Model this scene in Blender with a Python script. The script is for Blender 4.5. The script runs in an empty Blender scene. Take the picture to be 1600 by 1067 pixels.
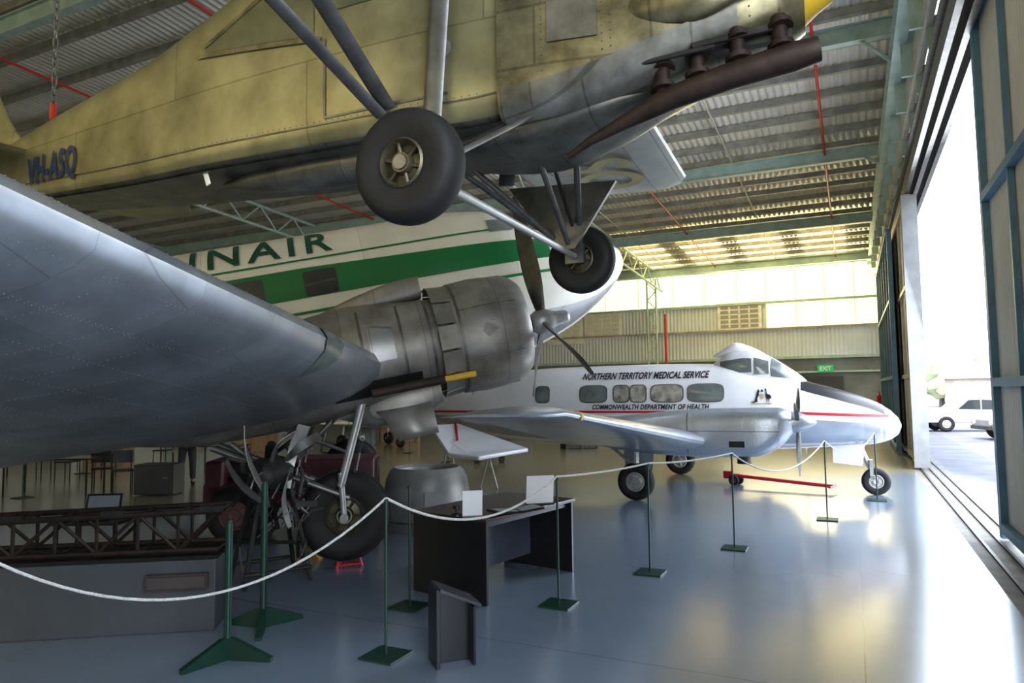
import bpy, bmesh, math, random
from mathutils import Vector, Matrix
random.seed(3)
S=bpy.context.scene; COL=S.collection
A=math.radians(25.7); F=1100.0; H=2.0
PIT=math.atan(78.5/1100); ROLL=-.012
sA,cA=math.sin(A),math.cos(A)
CAMP=Vector((0,0,H))
camR=(Matrix.Rotation(A,3,'Z')@Matrix.Rotation(math.pi/2+PIT,3,'X')@Matrix.Rotation(ROLL,3,'Z'))
def C(xc,d,z=0): return Vector((xc*cA-d*sA, xc*sA+d*cA, z))
def P(px,py,d):
    v=camR@Vector(((px-800)/F,-(py-533.5)/F,-1)); return CAMP+v*(d/(-v.x*sA+v.y*cA))
def G(px,py,z=0):
    v=camR@Vector(((px-800)/F,-(py-533.5)/F,-1)); return CAMP+v*((z-H)/v.z)
cam=bpy.data.cameras.new('camera'); co=bpy.data.objects.new('camera',cam); COL.objects.link(co)
cam.sensor_width=36; cam.lens=F/1600*36; cam.clip_end=500
co.matrix_world=Matrix.Translation(CAMP)@camR.to_4x4(); S.camera=co

# ---------------- materials ----------------
def mat(name,col,rough=.5,metal=0,var=.15,scale=3,bump=0,bscale=40,panel=None,emit=None,estr=1,dirt=None,mort=.6):
    m=bpy.data.materials.new(name); m.use_nodes=True; nt=m.node_tree; N=nt.nodes; L=nt.links
    b=N['Principled BSDF']; b.inputs['Roughness'].default_value=rough; b.inputs['Metallic'].default_value=metal
    tc=N.new('ShaderNodeTexCoord')
    nz=N.new('ShaderNodeTexNoise'); nz.inputs['Scale'].default_value=scale; nz.inputs['Detail'].default_value=7; nz.inputs['Roughness'].default_value=.6
    L.new(tc.outputs['Object'],nz.inputs['Vector'])
    cr=N.new('ShaderNodeValToRGB'); e=cr.color_ramp.elements
    e[0].position=.3; e[1].position=.7
    d=dirt or [c*(1-var*1.6) for c in col]
    e[0].color=(*d[:3],1); e[1].color=(*[min(1,c*(1+var*.5)) for c in col],1)
    L.new(nz.outputs['Fac'],cr.inputs['Fac']); out=cr.outputs['Color']
    if panel:
        mp=N.new('ShaderNodeMapping'); mp.inputs['Rotation'].default_value=panel[3] if len(panel)>3 else (0,0,0)
        L.new(tc.outputs['Object'],mp.inputs['Vector'])
        br=N.new('ShaderNodeTexBrick'); br.inputs['Scale'].default_value=1; br.inputs['Brick Width'].default_value=panel[0]; br.inputs['Row Height'].default_value=panel[1]
        br.inputs['Mortar Size'].default_value=panel[2]; br.inputs['Mortar Smooth'].default_value=.3
        br.inputs['Color1'].default_value=(1,1,1,1); br.inputs['Color2'].default_value=(.86,.86,.86,1); br.inputs['Mortar'].default_value=(mort,mort,mort,1)
        L.new(mp.outputs['Vector'],br.inputs['Vector'])
        mx=N.new('ShaderNodeMix'); mx.data_type='RGBA'; mx.blend_type='MULTIPLY'; mx.inputs[0].default_value=1
        L.new(out,mx.inputs[6]); L.new(br.outputs['Color'],mx.inputs[7]); out=mx.outputs[2]
    L.new(out,b.inputs['Base Color'])
    if bump or panel:
        bp=N.new('ShaderNodeBump'); bp.inputs['Strength'].default_value=bump or .25; bp.inputs['Distance'].default_value=.01
        n2=N.new('ShaderNodeTexNoise'); n2.inputs['Scale'].default_value=bscale; L.new(tc.outputs['Object'],n2.inputs['Vector'])
        L.new(n2.outputs['Fac'],bp.inputs['Height']); L.new(bp.outputs['Normal'],b.inputs['Normal'])
    if emit:
        b.inputs['Emission Color'].default_value=(*emit,1); b.inputs['Emission Strength'].default_value=estr
    return m
alu=mat('bare_aluminium',(.48,.49,.50),.40,.7,.2,1.5,.12,6,panel=(1.2,.42,.008),dirt=(.30,.305,.31))
aluw=mat('wing_aluminium',(.49,.525,.57),.32,.65,.2,1.6,.15,5,panel=(.62,.9,.004,(0,0,.05)),dirt=(.30,.32,.345),mort=.7)
alud=mat('cowl_aluminium',(.42,.405,.375),.46,.55,.2,3,.10,6,panel=(.9,.5,.006),dirt=(.24,.225,.20))
dope=mat('silver_dope',(.385,.36,.20),.36,.5,.22,2.6,.12,5,panel=(2.2,.6,.006,(math.pi/2,0,0)),dirt=(.19,.175,.09))
dopeb=mat('cowl_panels',(.27,.25,.15),.34,.65,.3,6,.15,6,panel=(.55,.3,.008,(math.pi/2,0,0)),dirt=(.08,.07,.04))
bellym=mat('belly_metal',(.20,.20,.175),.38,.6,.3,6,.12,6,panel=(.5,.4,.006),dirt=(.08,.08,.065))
fabw=mat('wing_fabric',(.58,.59,.54),.5,.15,.12,2,.1,5,panel=(3,.35,.01,(0,0,math.pi/2)))
white=mat('white_paint',(.79,.78,.70),.32,0,.07,2,.03,8,panel=(2.2,3,.004,(math.pi/2,0,0)))
whited=mat('dove_white',(.82,.82,.84),.28,.05,.05,2)
silverd=mat('dove_silver',(.56,.60,.66),.28,.6,.12,2,panel=(1.1,.4,.004),mort=.8)
green=mat('green_paint',(.008,.17,.05),.35,0,.08); dgreen=mat('dark_green_lettering',(.012,.085,.045),.4)
black=mat('black_paint',(.012,.013,.016),.35,0,.1); blk2=mat('black_laminate',(.008,.0085,.011),.3,0,.15)
navy=mat('navy_lettering',(.015,.045,.14),.45); red=mat('red_paint',(.55,.015,.03),.4); maroon=mat('maroon_paint',(.085,.012,.02),.4,0,.25)
yellow=mat('yellow_paint',(.75,.5,.04),.45); palegold=mat('pale_yellow_lettering',(.50,.42,.18),.5)
rubber=mat('tyre_rubber',(.011,.0105,.010),.7,0,.3,12,.2,60); hubm=mat('wheel_hub',(.13,.115,.07),.4,.6,.3,14)
hubl=mat('light_hub',(.55,.55,.52),.4,.4,.2,10)
steel=mat('dull_steel',(.20,.20,.19),.42,.7,.25,8); lsteel=mat('light_strut',(.46,.46,.44),.4,.5,.15,6); dsteel=mat('dark_metal',(.045,.045,.04),.5,.6,.35,6)
bladem=mat('propeller_metal',(.13,.125,.115),.4,.6,.3,6)
rust=mat('rusty_exhaust',(.045,.028,.021),.55,.5,.35,9,.2,30)
glass=mat('dark_window_glass',(.04,.05,.055),.08,0,.2,1); lglass=mat('canopy_glass',(.20,.23,.22),.1,.1,.3,3); oglass=mat('yellowed_perspex',(.20,.19,.10),.15,.1,.3,3)
curt=mat('curtained_window',(.42,.40,.33),.3,0,.45,7)
beam=mat('blue_green_steel',(.42,.57,.54),.5,.1,.15,3); purl=mat('purlin_steel',(.38,.38,.34),.5,.2,.25,3)
roofm=mat('roof_sheet',(.82,.82,.78),.36,.3,.15,.8,dirt=(.64,.64,.60)); wallm=mat('wall_sheet',(.64,.71,.80),.45,.2,.12,.5)
doorm=mat('door_sheet',(.78,.75,.66),.5,0,.12,.7); dblue=mat('door_blue_frame',(.14,.29,.43),.5,.1,.15)
cream=mat('cream_steel',(.58,.56,.48),.5,.1,.15); darkw=mat('dark_lower_wall',(.22,.25,.27),.6,0,.3,.6)
ropem=mat('white_rope',(.70,.69,.65),.8,0,.2,60,.3,120); postg=mat('dark_green_post',(.010,.048,.03),.4,.1,.15)
paper=mat('white_paper',(.85,.85,.84),.6,0,.02); brownp=mat('brown_plaque',(.07,.05,.04),.4)
greyp=mat('grey_plinth',(.075,.082,.09),.5,0,.1); wood=mat('desk_wood',(.05,.022,.02),.2,0,.2,6)
sheet=mat('translucent_sheet',(.9,.88,.6),.6,emit=(1,.92,.48),estr=1.35,var=.1); sheetw=mat('translucent_pale_sheet',(.9,.88,.65),.6,emit=(1,.94,.60),estr=1.2)
exitm=mat('exit_green',(.02,.4,.15),.5,emit=(.02,.5,.2),estr=.3)
redp=mat('red_pipe',(.50,.03,.02),.4)
skin=mat('skin',(.5,.3,.22),.6); shirt=mat('blue_shirt',(.12,.17,.26),.8); trou=mat('dark_trousers',(.05,.05,.06),.8); hair=mat('hair',(.06,.04,.03),.8)

# ---------------- mesh helpers ----------------
def new(name,V,Fc,m,par=None,smooth=True,label=None,loc=None,ang=35,cat=None,grp=None,kind=None):
    me=bpy.data.meshes.new(name); me.from_pydata([tuple(v) for v in V],[],Fc); me.validate()
    bm=bmesh.new(); bm.from_mesh(me); bmesh.ops.recalc_face_normals(bm,faces=bm.faces); bm.to_mesh(me); bm.free()
    if m: me.materials.append(m)
    if smooth:
        for p in me.polygons: p.use_smooth=True
        me.set_sharp_from_angle(angle=math.radians(ang))
    o=bpy.data.objects.new(name,me); COL.objects.link(o)
    if par: o.parent=par
    if loc is not None: o.location=loc
    if label: o['label']=label
    if cat: o['category']=cat
    if grp: o['group']=grp
    if kind: o['kind']=kind
    return o
def root(name,M,label,cat,grp=None):
    o=bpy.data.objects.new(name,None); COL.objects.link(o); o.empty_display_size=.1
    o.matrix_world=M; o['label']=label; o['category']=cat
    if grp:o['group']=grp
    return o
def TR(p,rz=0,pitch=0): return Matrix.Translation(p)@Matrix.Rotation(rz,4,'Z')@Matrix.Rotation(-pitch,4,'Y')
class B:
    def __init__(s): s.V=[]; s.F=[]
    def add(s,V,Fc):
        n=len(s.V); s.V+= [Vector(v) for v in V]; s.F+=[tuple(i+n for i in f) for f in Fc]; return s
    def box(s,c,d,R=None):
        c=Vector(c); V=[]
        for x in(-.5,.5):
            for y in(-.5,.5):
                for z in(-.5,.5):
                    v=Vector((x*d[0],y*d[1],z*d[2])); V.append(c+(R@v if R else v))
        return s.add(V,[(0,1,3,2),(4,6,7,5),(0,4,5,1),(2,3,7,6),(0,2,6,4),(1,5,7,3)])
    def tube(s,p,q,r,r2=None,n=10,cap=True):
        p=Vector(p);q=Vector(q); r2=r if r2 is None else r2
        d=(q-p).normalized(); u=d.orthogonal().normalized(); w=d.cross(u)
        V=[];Fc=[]
        for c,rr in((p,r),(q,r2)):
            for i in range(n):
                a=2*math.pi*i/n; V.append(c+(u*math.cos(a)+w*math.sin(a))*rr)
        for i in range(n): Fc.append((i,(i+1)%n,n+(i+1)%n,n+i))
        if cap: Fc+= [tuple(range(n))[::-1],tuple(range(n,2*n))]
        return s.add(V,Fc)
    def flat(s,p,q,w,t,up=(0,0,1)):
        p=Vector(p);q=Vector(q);d=(q-p).normalized();u=Vector(up); u=(u-d*u.dot(d)).normalized();v=d.cross(u)
        V=[]
        for c in(p,q):
            for i in range(10):
                a=2*math.pi*i/10; V.append(c+u*math.cos(a)*w/2+v*math.sin(a)*t/2)
        Fc=[(i,(i+1)%10,10+(i+1)%10,10+i) for i in range(10)]+[tuple(range(10))[::-1],tuple(range(10,20))]
        return s.add(V,Fc)
    def lathe(s,prof,c=(0,0,0),ax=(1,0,0),n=32,closed=False):
        ax=Vector(ax).normalized(); c=Vector(c); u=ax.orthogonal().normalized(); w=ax.cross(u); V=[];Fc=[]
        for a_,r in prof:
            for i in range(n):
                t=2*math.pi*i/n; V.append(c+ax*a_+(u*math.cos(t)+w*math.sin(t))*max(r,.0005))
        k=len(prof)
        for j in range(k if closed else k-1):
            for i in range(n): 
                a0=j*n;b0=((j+1)%k)*n; Fc.append((a0+i,a0+(i+1)%n,b0+(i+1)%n,b0+i))
        return s.add(V,Fc)
    def sweep(s,pts,r,n=8):
        pts=[Vector(p) for p in pts]; V=[];Fc=[]; u=None
        for i,p in enumerate(pts):
            d=(pts[min(i+1,len(pts)-1)]-pts[max(i-1,0)]).normalized()
            u=d.orthogonal().normalized() if u is None else (u-d*u.dot(d)).normalized()
            w=d.cross(u); rr=r[i] if isinstance(r,(list,tuple)) else r
            for k in range(n):
                t=2*math.pi*k/n; V.append(p+(u*math.cos(t)+w*math.sin(t))*rr)
        for j in range(len(pts)-1):
            for k in range(n): Fc.append((j*n+k,j*n+(k+1)%n,(j+1)*n+(k+1)%n,(j+1)*n+k))
        Fc+=[tuple(range(n))[::-1],tuple(range((len(pts)-1)*n,len(pts)*n))]
        return s.add(V,Fc)
    def prism(s,poly,t,O,ex,ey):
        O=Vector(O);ex=Vector(ex);ey=Vector(ey);ez=ex.cross(ey).normalized(); n=len(poly)
        V=[O+ex*a+ey*b-ez*t/2 for a,b in poly]+[O+ex*a+ey*b+ez*t/2 for a,b in poly]
        return s.add(V,[tuple(range(n))[::-1],tuple(range(n,2*n))]+[(i,(i+1)%n,n+(i+1)%n,n+i) for i in range(n)])
    def rivet(s,p,nrm,r=.006,h=.003):
        nrm=Vector(nrm).normalized(); u=nrm.orthogonal().normalized(); w=nrm.cross(u); V=[];K=5
        for rr,hh in((r,0),(r*.6,h)):
            for i in range(K): a=2*math.pi*i/K; V.append(p+(u*math.cos(a)+w*math.sin(a))*rr+nrm*hh)
        return s.add(V,[(i,(i+1)%K,K+(i+1)%K,K+i) for i in range(K)]+[tuple(range(K,2*K))])
    def obj(s,name,m,par=None,**k): return new(name,s.V,s.F,m,par,**k)
def bev(o,w=.01,seg=2):
    md=o.modifiers.new('bevel','BEVEL'); md.width=w; md.segments=seg; md.limit_method='ANGLE'; return o
def pchip(xs,ys):
    n=len(xs); dl=[(ys[i+1]-ys[i])/(xs[i+1]-xs[i]) for i in range(n-1)]; m=[dl[0]]+[0]*(n-2)+[dl[-1]]
    for i in range(1,n-1):
        if dl[i-1]*dl[i]>0: m[i]=2*dl[i-1]*dl[i]/(dl[i-1]+dl[i])
    def f(x):
        x=min(max(x,xs[0]),xs[-1]); i=0
        while i<n-2 and x>xs[i+1]: i+=1
        h=xs[i+1]-xs[i]; t=(x-xs[i])/h
        return (2*t**3-3*t*t+1)*ys[i]+(t**3-2*t*t+t)*h*m[i]+(-2*t**3+3*t*t)*ys[i+1]+(t**3-t*t)*h*m[i+1]
    return f
sg=lambda v:(v>0)-(v<0)
class Hull:
    def __init__(s,rows,yc=0,n=2.3):
        rows=sorted(rows); s.x=[r[0] for r in rows]; s.yc=yc
        s.w=pchip(s.x,[r[1] for r in rows]); s.b=pchip(s.x,[r[2] for r in rows]); s.t=pchip(s.x,[r[3] for r in rows])
        s.n=pchip(s.x,[r[4] if len(r)>4 else n for r in rows])
    def ring(s,x,N):
        w,b,t,n=s.w(x),s.b(x),s.t(x),s.n(x); zc=(b+t)/2; hh=(t-b)/2; R=[]
        for i in range(N):
            a=2*math.pi*i/N; c,q=math.cos(a),math.sin(a)
            R.append((x,s.yc+w*sg(c)*abs(c)**(2/n),zc+hh*sg(q)*abs(q)**(2/n)))
        return R
    def mesh(s,name,m,par,x0=None,x1=None,N=40,st=40,**k):
        x0=s.x[0] if x0 is None else x0; x1=s.x[-1] if x1 is None else x1
        xs=sorted(set([x0,x1]+[x for x in s.x if x0<x<x1]+[x0+(x1-x0)*i/st for i in range(1,st)]))
        V=[];Fc=[]
        for x in xs: V+=s.ring(x,N)
        for j in range(len(xs)-1):
            for i in range(N): Fc.append((j*N+i,j*N+(i+1)%N,(j+1)*N+(i+1)%N,(j+1)*N+i))
        Fc+=[tuple(range(N))[::-1],tuple(range((len(xs)-1)*N,len(xs)*N))]
        return new(name,V,Fc,m,par,**k)
    def pt(s,x,z,sd,off=.006):
        w,b,t,n=s.w(x),s.b(x),s.t(x),s.n(x); zc=(b+t)/2; hh=(t-b)/2
        q=max(-.995,min(.995,(z-zc)/hh)); y=w*(1-abs(q)**n)**(1/n)
        ny=(y/w)**(n-1)/w if w else 1; nz=sg(q)*abs(q)**(n-1)/hh; l=math.hypot(ny,nz) or 1
        return Vector((x,s.yc+sd*(y+off*ny/l),z+off*nz/l))
    def rect(s,name,m,par,x0,x1,f0,f1,sd,nx=20,nz=4,off=.006,**k):
        V=[];Fc=[]
        g0=f0 if callable(f0) else (lambda x:f0); g1=f1 if callable(f1) else (lambda x:f1)
        for i in range(nx+1):
            x=x0+(x1-x0)*i/nx
            for j in range(nz+1): V.append(s.pt(x,g0(x)+(g1(x)-g0(x))*j/nz,sd,off))
        for i in range(nx):
            for j in range(nz): a=i*(nz+1)+j; Fc.append((a,a+1,a+nz+2,a+nz+1))
        return new(name,V,Fc,m,par,**k)
    def disc(s,name,m,par,cx,cz,rx,rz,sd,n=4,off=.008,**k):
        V=[s.pt(cx,cz,sd,off)];Fc=[];K=24
        for rr in(.5,1):
            for i in range(K):
                a=2*math.pi*i/K;c,q=math.cos(a),math.sin(a)
                V.append(s.pt(cx+rr*rx*sg(c)*abs(c)**(2/n),cz+rr*rz*sg(q)*abs(q)**(2/n),sd,off))
        for i in range(K):
            Fc.append((0,1+i,1+(i+1)%K)); Fc.append((1+i,1+K+i,1+K+(i+1)%K,1+(i+1)%K))
        return new(name,V,Fc,m,par,**k)
    def text(s,name,txt,m,par,x0,x1,z0,z1,sd,off=.012,shear=0,fat=.02,slope=0,sp=1):
        V,Fc=textmesh(txt,shear,fat,sp,8); W=max(v[0] for v in V);Hh=max(v[1] for v in V)
        out=[]
        for v in V:
            x=x0+(x1-x0)*v[0]/W; z=z0+(z1-z0)*v[1]/Hh+slope*(x-x0); out.append(s.pt(x,z,sd,off))
        return new(name,out,Fc,m,par,smooth=False)
def textmesh(txt,shear=0,fat=.02,sp=1,cuts=0):
    c=bpy.data.curves.new('t','FONT'); c.body=txt; c.shear=shear; c.offset=fat; c.resolution_u=4; c.space_character=sp
    o=bpy.data.objects.new('t',c); COL.objects.link(o); bpy.context.view_layer.update()
    me=bpy.data.meshes.new_from_object(o.evaluated_get(bpy.context.evaluated_depsgraph_get()))
    x0=min(v.co.x for v in me.vertices);y0=min(v.co.y for v in me.vertices);y1=max(v.co.y for v in me.vertices)
    if cuts:
        bm=bmesh.new(); bm.from_mesh(me)
        for i in range(1,cuts+1):
            yy=y0+(y1-y0)*i/(cuts+1)
            bmesh.ops.bisect_plane(bm,geom=list(bm.verts)+list(bm.edges)+list(bm.faces),plane_co=(0,yy,0),plane_no=(0,1,0))
        bm.to_mesh(me); bm.free()
    V=[(v.co.x-x0,v.co.y-y0) for v in me.vertices]; Fc=[tuple(p.vertices) for p in me.polygons]
    bpy.data.objects.remove(o); bpy.data.meshes.remove(me); bpy.data.curves.remove(c); return V,Fc
def sign_text(name,txt,m,par,O,ex,ey,w,h,fat=.01,shear=0):
    V,Fc=textmesh(txt,shear,fat); W=max(v[0] for v in V);Hh=max(v[1] for v in V); O=Vector(O);ex=Vector(ex);ey=Vector(ey)
    return new(name,[O+ex*(v[0]/W*w)+ey*(v[1]/Hh*h) for v in V],Fc,m,par,smooth=False)
def foil(t,cam_=.02,K=16):
    up=[];lo=[]
    for i in range(K+1):
        x=(1-math.cos(math.pi*i/K))/2; yt=5*t*(.2969*math.sqrt(x)-.126*x-.3516*x*x+.2843*x**3-.1015*x**4)+.001
        yc=4*cam_*x*(1-x); up.append((x,yc+yt)); lo.append((x,yc-yt))
    return up[::-1]+lo[1:]
def wing(name,st,m,par,cam_=.02,inc=0,vert=False,**k):
    V=[];Fc=[];n=None
    for (y,xl,ch,z,t) in st:
        f=foil(t,cam_); n=len(f)
        for (a,b) in f:
            dx=-a*ch*math.cos(inc)+b*ch*math.sin(inc); dz=b*ch*math.cos(inc)-a*ch*math.sin(inc)
            V.append((xl+dx,y,z+dz) if not vert else (xl+dx,b*ch,y))
    for j in range(len(st)-1):
        for i in range(n): Fc.append((j*n+i,j*n+(i+1)%n,(j+1)*n+(i+1)%n,(j+1)*n+i))
    Fc+=[tuple(range(n))[::-1],tuple(range((len(st)-1)*n,len(st)*n))]
    return new(name,V,Fc,m,par,**k)
def wheel(par,c,R,W,ax,hm=None,name='wheel',hr=.5,lab=None,tread=False):
    k=W/2; prof=[]
    for i in range(13):
        a=math.pi*i/12; prof.append((-k*math.cos(a)*1.0,R-.32*R*(1-math.sin(a)**.6)))
    prof=[(-k*.75,R*hr)]+prof+[(k*.75,R*hr)]
    tb=B().lathe(prof,c,ax,44,closed=True)
    if tread:
        for q in(-.45,-.15,.15,.45): tb.lathe([(q*k*.9-.004,R*.985),(q*k*.9-.004,R*1.004),(q*k*.9+k*.11,R*1.004),(q*k*.9+k*.11,R*.985)],c,ax,44)
    o=tb.obj(name,rubber,par,label=lab)
    q=hr/.5
    hb=B().lathe([(a_,r_*q) for a_,r_ in [(-k*.5,.001),(-k*.85,.16*R),(-k*.85,.2*R),(-k*.5,.24*R),(-k*.4,.4*R),(-k*.9,.47*R),(-k*.82,R*.515),(k*.82,R*.515),(k*.9,.47*R),(k*.4,.4*R),(k*.5,.24*R),(k*.85,.2*R),(k*.85,.16*R),(k*.5,.001)]],c,ax,32)
    axv=Vector(ax).normalized();u=axv.orthogonal().normalized();w=axv.cross(u);c=Vector(c)
    for i in range(6):
        a=i*math.pi/3; e=u*math.cos(a)+w*math.sin(a)
        for sgn in(-1,1): hb.tube(c+e*R*.2*q+axv*sgn*k*.6,c+e*R*.46*q+axv*sgn*k*.6,R*.035,n=6)
    hb.obj('hub',hm or hubm,o); return o
def blade(b,hubc,rad,ax,R,ch=.2,r0=.12,tw=.9,mn=.25):
    ax=Vector(ax).normalized();rad=Vector(rad).normalized();tan=ax.cross(rad);hubc=Vector(hubc);V=[];Fc=[];n=12;K=14
    for j in range(K+1):
        t=j/K; r=r0+(R-r0)*t; c=ch*(.35+.65*math.sin(min(1,t*2.2)*math.pi/2))*(1 if t<.6 else math.sqrt(max(.02,1-((t-.6)/.4)**2*.97)))
        th=max(.06*(1-t)**1.5,.012); tws=tw*(1-t)+mn
        cd=tan*math.cos(tws)+ax*math.sin(tws); td=ax*math.cos(tws)-tan*math.sin(tws)
        for i in range(n):
            a=2*math.pi*i/n; V.append(hubc+rad*r+cd*(c/2*math.cos(a))+td*(th/2*math.sin(a)))
    for j in range(K):
        for i in range(n): Fc.append((j*n+i,j*n+(i+1)%n,(j+1)*n+(i+1)%n,(j+1)*n+i))
    Fc+=[tuple(range(n))[::-1],tuple(range(K*n,K*n+n))]
    return b.add(V,Fc)

# ================= SETTING =================
XR=1.6; XL=-36; YF=40; YB=-12
roofz=lambda y: 8.7+(YF-y)*.05
def struct(o): o['kind']='structure'; return o
def floor_mat():
    m=bpy.data.materials.new('painted_concrete'); m.use_nodes=True; N=m.node_tree.nodes;L=m.node_tree.links;b=N['Principled BSDF']
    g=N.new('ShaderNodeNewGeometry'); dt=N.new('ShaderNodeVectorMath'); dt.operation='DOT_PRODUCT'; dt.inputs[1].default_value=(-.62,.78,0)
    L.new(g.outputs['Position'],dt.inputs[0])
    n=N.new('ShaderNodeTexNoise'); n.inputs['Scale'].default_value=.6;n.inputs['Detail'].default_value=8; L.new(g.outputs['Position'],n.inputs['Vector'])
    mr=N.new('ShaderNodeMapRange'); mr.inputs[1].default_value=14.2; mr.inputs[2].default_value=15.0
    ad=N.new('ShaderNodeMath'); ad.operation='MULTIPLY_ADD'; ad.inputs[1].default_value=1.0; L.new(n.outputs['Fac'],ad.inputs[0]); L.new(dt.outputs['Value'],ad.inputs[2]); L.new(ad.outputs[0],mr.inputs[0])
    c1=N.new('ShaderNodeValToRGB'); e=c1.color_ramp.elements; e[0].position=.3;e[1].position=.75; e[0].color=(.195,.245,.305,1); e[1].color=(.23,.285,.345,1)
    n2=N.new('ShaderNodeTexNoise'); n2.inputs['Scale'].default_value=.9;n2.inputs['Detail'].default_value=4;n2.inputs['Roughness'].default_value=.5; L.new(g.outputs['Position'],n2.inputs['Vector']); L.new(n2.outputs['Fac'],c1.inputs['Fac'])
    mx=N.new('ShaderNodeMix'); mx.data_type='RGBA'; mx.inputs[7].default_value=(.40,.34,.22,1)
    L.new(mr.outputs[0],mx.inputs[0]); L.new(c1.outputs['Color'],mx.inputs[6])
    sp=N.new('ShaderNodeTexBrick'); sp.inputs['Scale'].default_value=1; sp.inputs['Brick Width'].default_value=6;sp.inputs['Row Height'].default_value=5.2;sp.inputs['Mortar Size'].default_value=.006
    sp.offset=0; sp.inputs['Color1'].default_value=(1,1,1,1);sp.inputs['Color2'].default_value=(1,1,1,1);sp.inputs['Mortar'].default_value=(.6,.6,.6,1); L.new(g.outputs['Position'],sp.inputs['Vector'])
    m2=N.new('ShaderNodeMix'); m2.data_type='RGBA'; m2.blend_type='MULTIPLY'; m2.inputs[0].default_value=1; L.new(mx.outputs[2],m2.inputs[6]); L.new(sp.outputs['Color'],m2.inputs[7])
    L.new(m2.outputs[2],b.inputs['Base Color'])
    rr=N.new('ShaderNodeMapRange'); rr.inputs[3].default_value=.19; rr.inputs[4].default_value=.25; L.new(n2.outputs['Fac'],rr.inputs[0]); L.new(rr.outputs[0],b.inputs['Roughness'])
    b.inputs['Coat Weight'].default_value=.9; b.inputs['Coat Roughness'].default_value=.2
    return m
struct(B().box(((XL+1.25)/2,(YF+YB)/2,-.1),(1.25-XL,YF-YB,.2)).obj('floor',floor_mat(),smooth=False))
apron=mat('door_track_concrete',(.22,.20,.17),.7,0,.3,2,.2,30); outm=mat('outside_concrete',(.22,.22,.235),.8,0,.25,.7)
struct(B().box((1.62,(YF+YB)/2,-.1),(.74,YF-YB,.19)).obj('trim_1',apron,smooth=False))
for i,x in enumerate((1.42,1.62,1.82)): struct(B().box((x,(YF+YB)/2,.005),(.035,YF-YB,.03)).obj('trim_%d'%(i+2),dsteel,smooth=False))
struct(B().box((62,30,-.12),(120,160,.2)).obj('ground',outm,smooth=False))
def corr(name,a0,a1,b0,b1,pos,m,pitch=.15,amp=.02,mode='roof'):
    V=[];Fc=[];n=int((a1-a0)/pitch*4)
    for i in range(n+1):
        a=a0+(a1-a0)*i/n; w=amp*math.sin(2*math.pi*(a-a0)/pitch)
        for b in(b0,b1):
            if mode=='roof': V.append((a,b,roofz(b)+w+pos))
            elif mode=='y': V.append((a,pos+w,b))
            else: V.append((pos+w,a,b(a) if callable(b) else b))
    for i in range(n): Fc.append((2*i,2*i+1,2*i+3,2*i+2))
    return struct(new(name,V,Fc,m,ang=80))
corr('ceiling',XL,XR+.3,YB,YF+.1,0,roofm,.19,.032)
skyl=mat('rooflight_sheet',(.9,.8,.4),.6,emit=(1,.78,.34),estr=3.4,var=.1)
for i,x in enumerate((-1.9,-4.6,-7.3,-10)): corr('window_%d'%(60+i),x,x+1.9,31.0,39.8,-.035,skyl,.19,.02)
corr('wall_far',XL,XR+.3,3.6,5.2,YF,wallm,.2,.02,'y')
struct(B().box(((XL-15.5)/2-0,YF+.02,7),(-15.5-XL,.06,3.6)).obj('wall_far_upper',wallm,smooth=False))
corr('wall_far_band',-15.5,-4,5.2,6.6,YF,wallm,.2,.02,'y')
struct(B().box(((XL+XR)/2,YF+.02,1.8),(XR-XL+.6,.08,3.6)).obj('wall_far_lower',darkw,smooth=False))
struct(B().box(((-4+XR)/2,YF,7),(XR+4,.03,3.6)).obj('window_1',sheet,smooth=False))
struct(B().box(((-15.5-4)/2,YF,7.7),(11.5,.03,2.2)).obj('window_2',sheetw,smooth=False))
corr('wall_left',YB,YF,0,lambda a:roofz(a)+.05,XL,wallm,.4,.03,'x')
corr('wall_back',XL,XR+.4,0,5.5,YB,wallm,.4,.03,'y')
struct(B().box(((XL+XR)/2,YB,8.4),(XR-XL+.8,.05,5.9)).obj('window_3',mat('back_translucent',(.9,.8,.4),.6,emit=(1,.84,.45),estr=1.2),smooth=False))
k=10
for z,m_,h in((8.55,beam,.2),(6.62,beam,.12),(5.2,purl,.1),(3.62,beam,.14),(2.85,beam,.10)):
    struct(B().box(((XL+XR)/2,YF-.12,z),(XR-XL,.14,h)).obj('trim_%d'%k,m_,smooth=False)); k+=1
mull=mat('glowing_mullion',(.72,.68,.42),.5,emit=(1,.9,.5),estr=.35)  # steel bars emit a faint warm glow, like the sheets behind them
for x in(-4,-2.5,-1.1,.3,-5.5,-7.2,-9,-11,-13,-15.5):
    struct(B().box((x,YF-.10,7.0 if x>-4.1 else 7.7),(.04,.05,3.4 if x>-4.1 else 2)).obj('trim_%d'%k,mull,smooth=False)); k+=1
k=30
wf=mat('white_window_frame',(.85,.85,.82),.5)
for (x,z) in((-13.2,5.85),(-5.4,5.95),(-15.6,5.6)):
    fr=struct(B().box((x,YF-.08,z),(2.3,.08,1.55)).obj('window_%d'%k,wf,smooth=False)); k+=1
    b=B()
    for i in range(4):
        for j in range(5): b.box((x-.78+i*.52,YF-.13,z-.52+j*.26),(.42,.03,.17))
    struct(b.obj('window_pane',mat('louvre_glass%d'%k,(.14,.14,.13),.2,emit=(.9,.85,.5),estr=.15),fr,smooth=False))
for i,(x,w,z,h) in enumerate(((-1.6,2.4,1.3,2.6),(-7.5,3.2,1.4,2.8))):
    struct(B().box((x,YF-.1,z),(w,.1,h)).box((x,YF-.17,z),(.05,.06,h)).box((x+.15,YF-.19,z-.2),(.03,.06,.25)).obj('door_%d'%(i+1),mat('dark_door%d'%i,(.05,.06,.065),.5),smooth=False))
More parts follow.
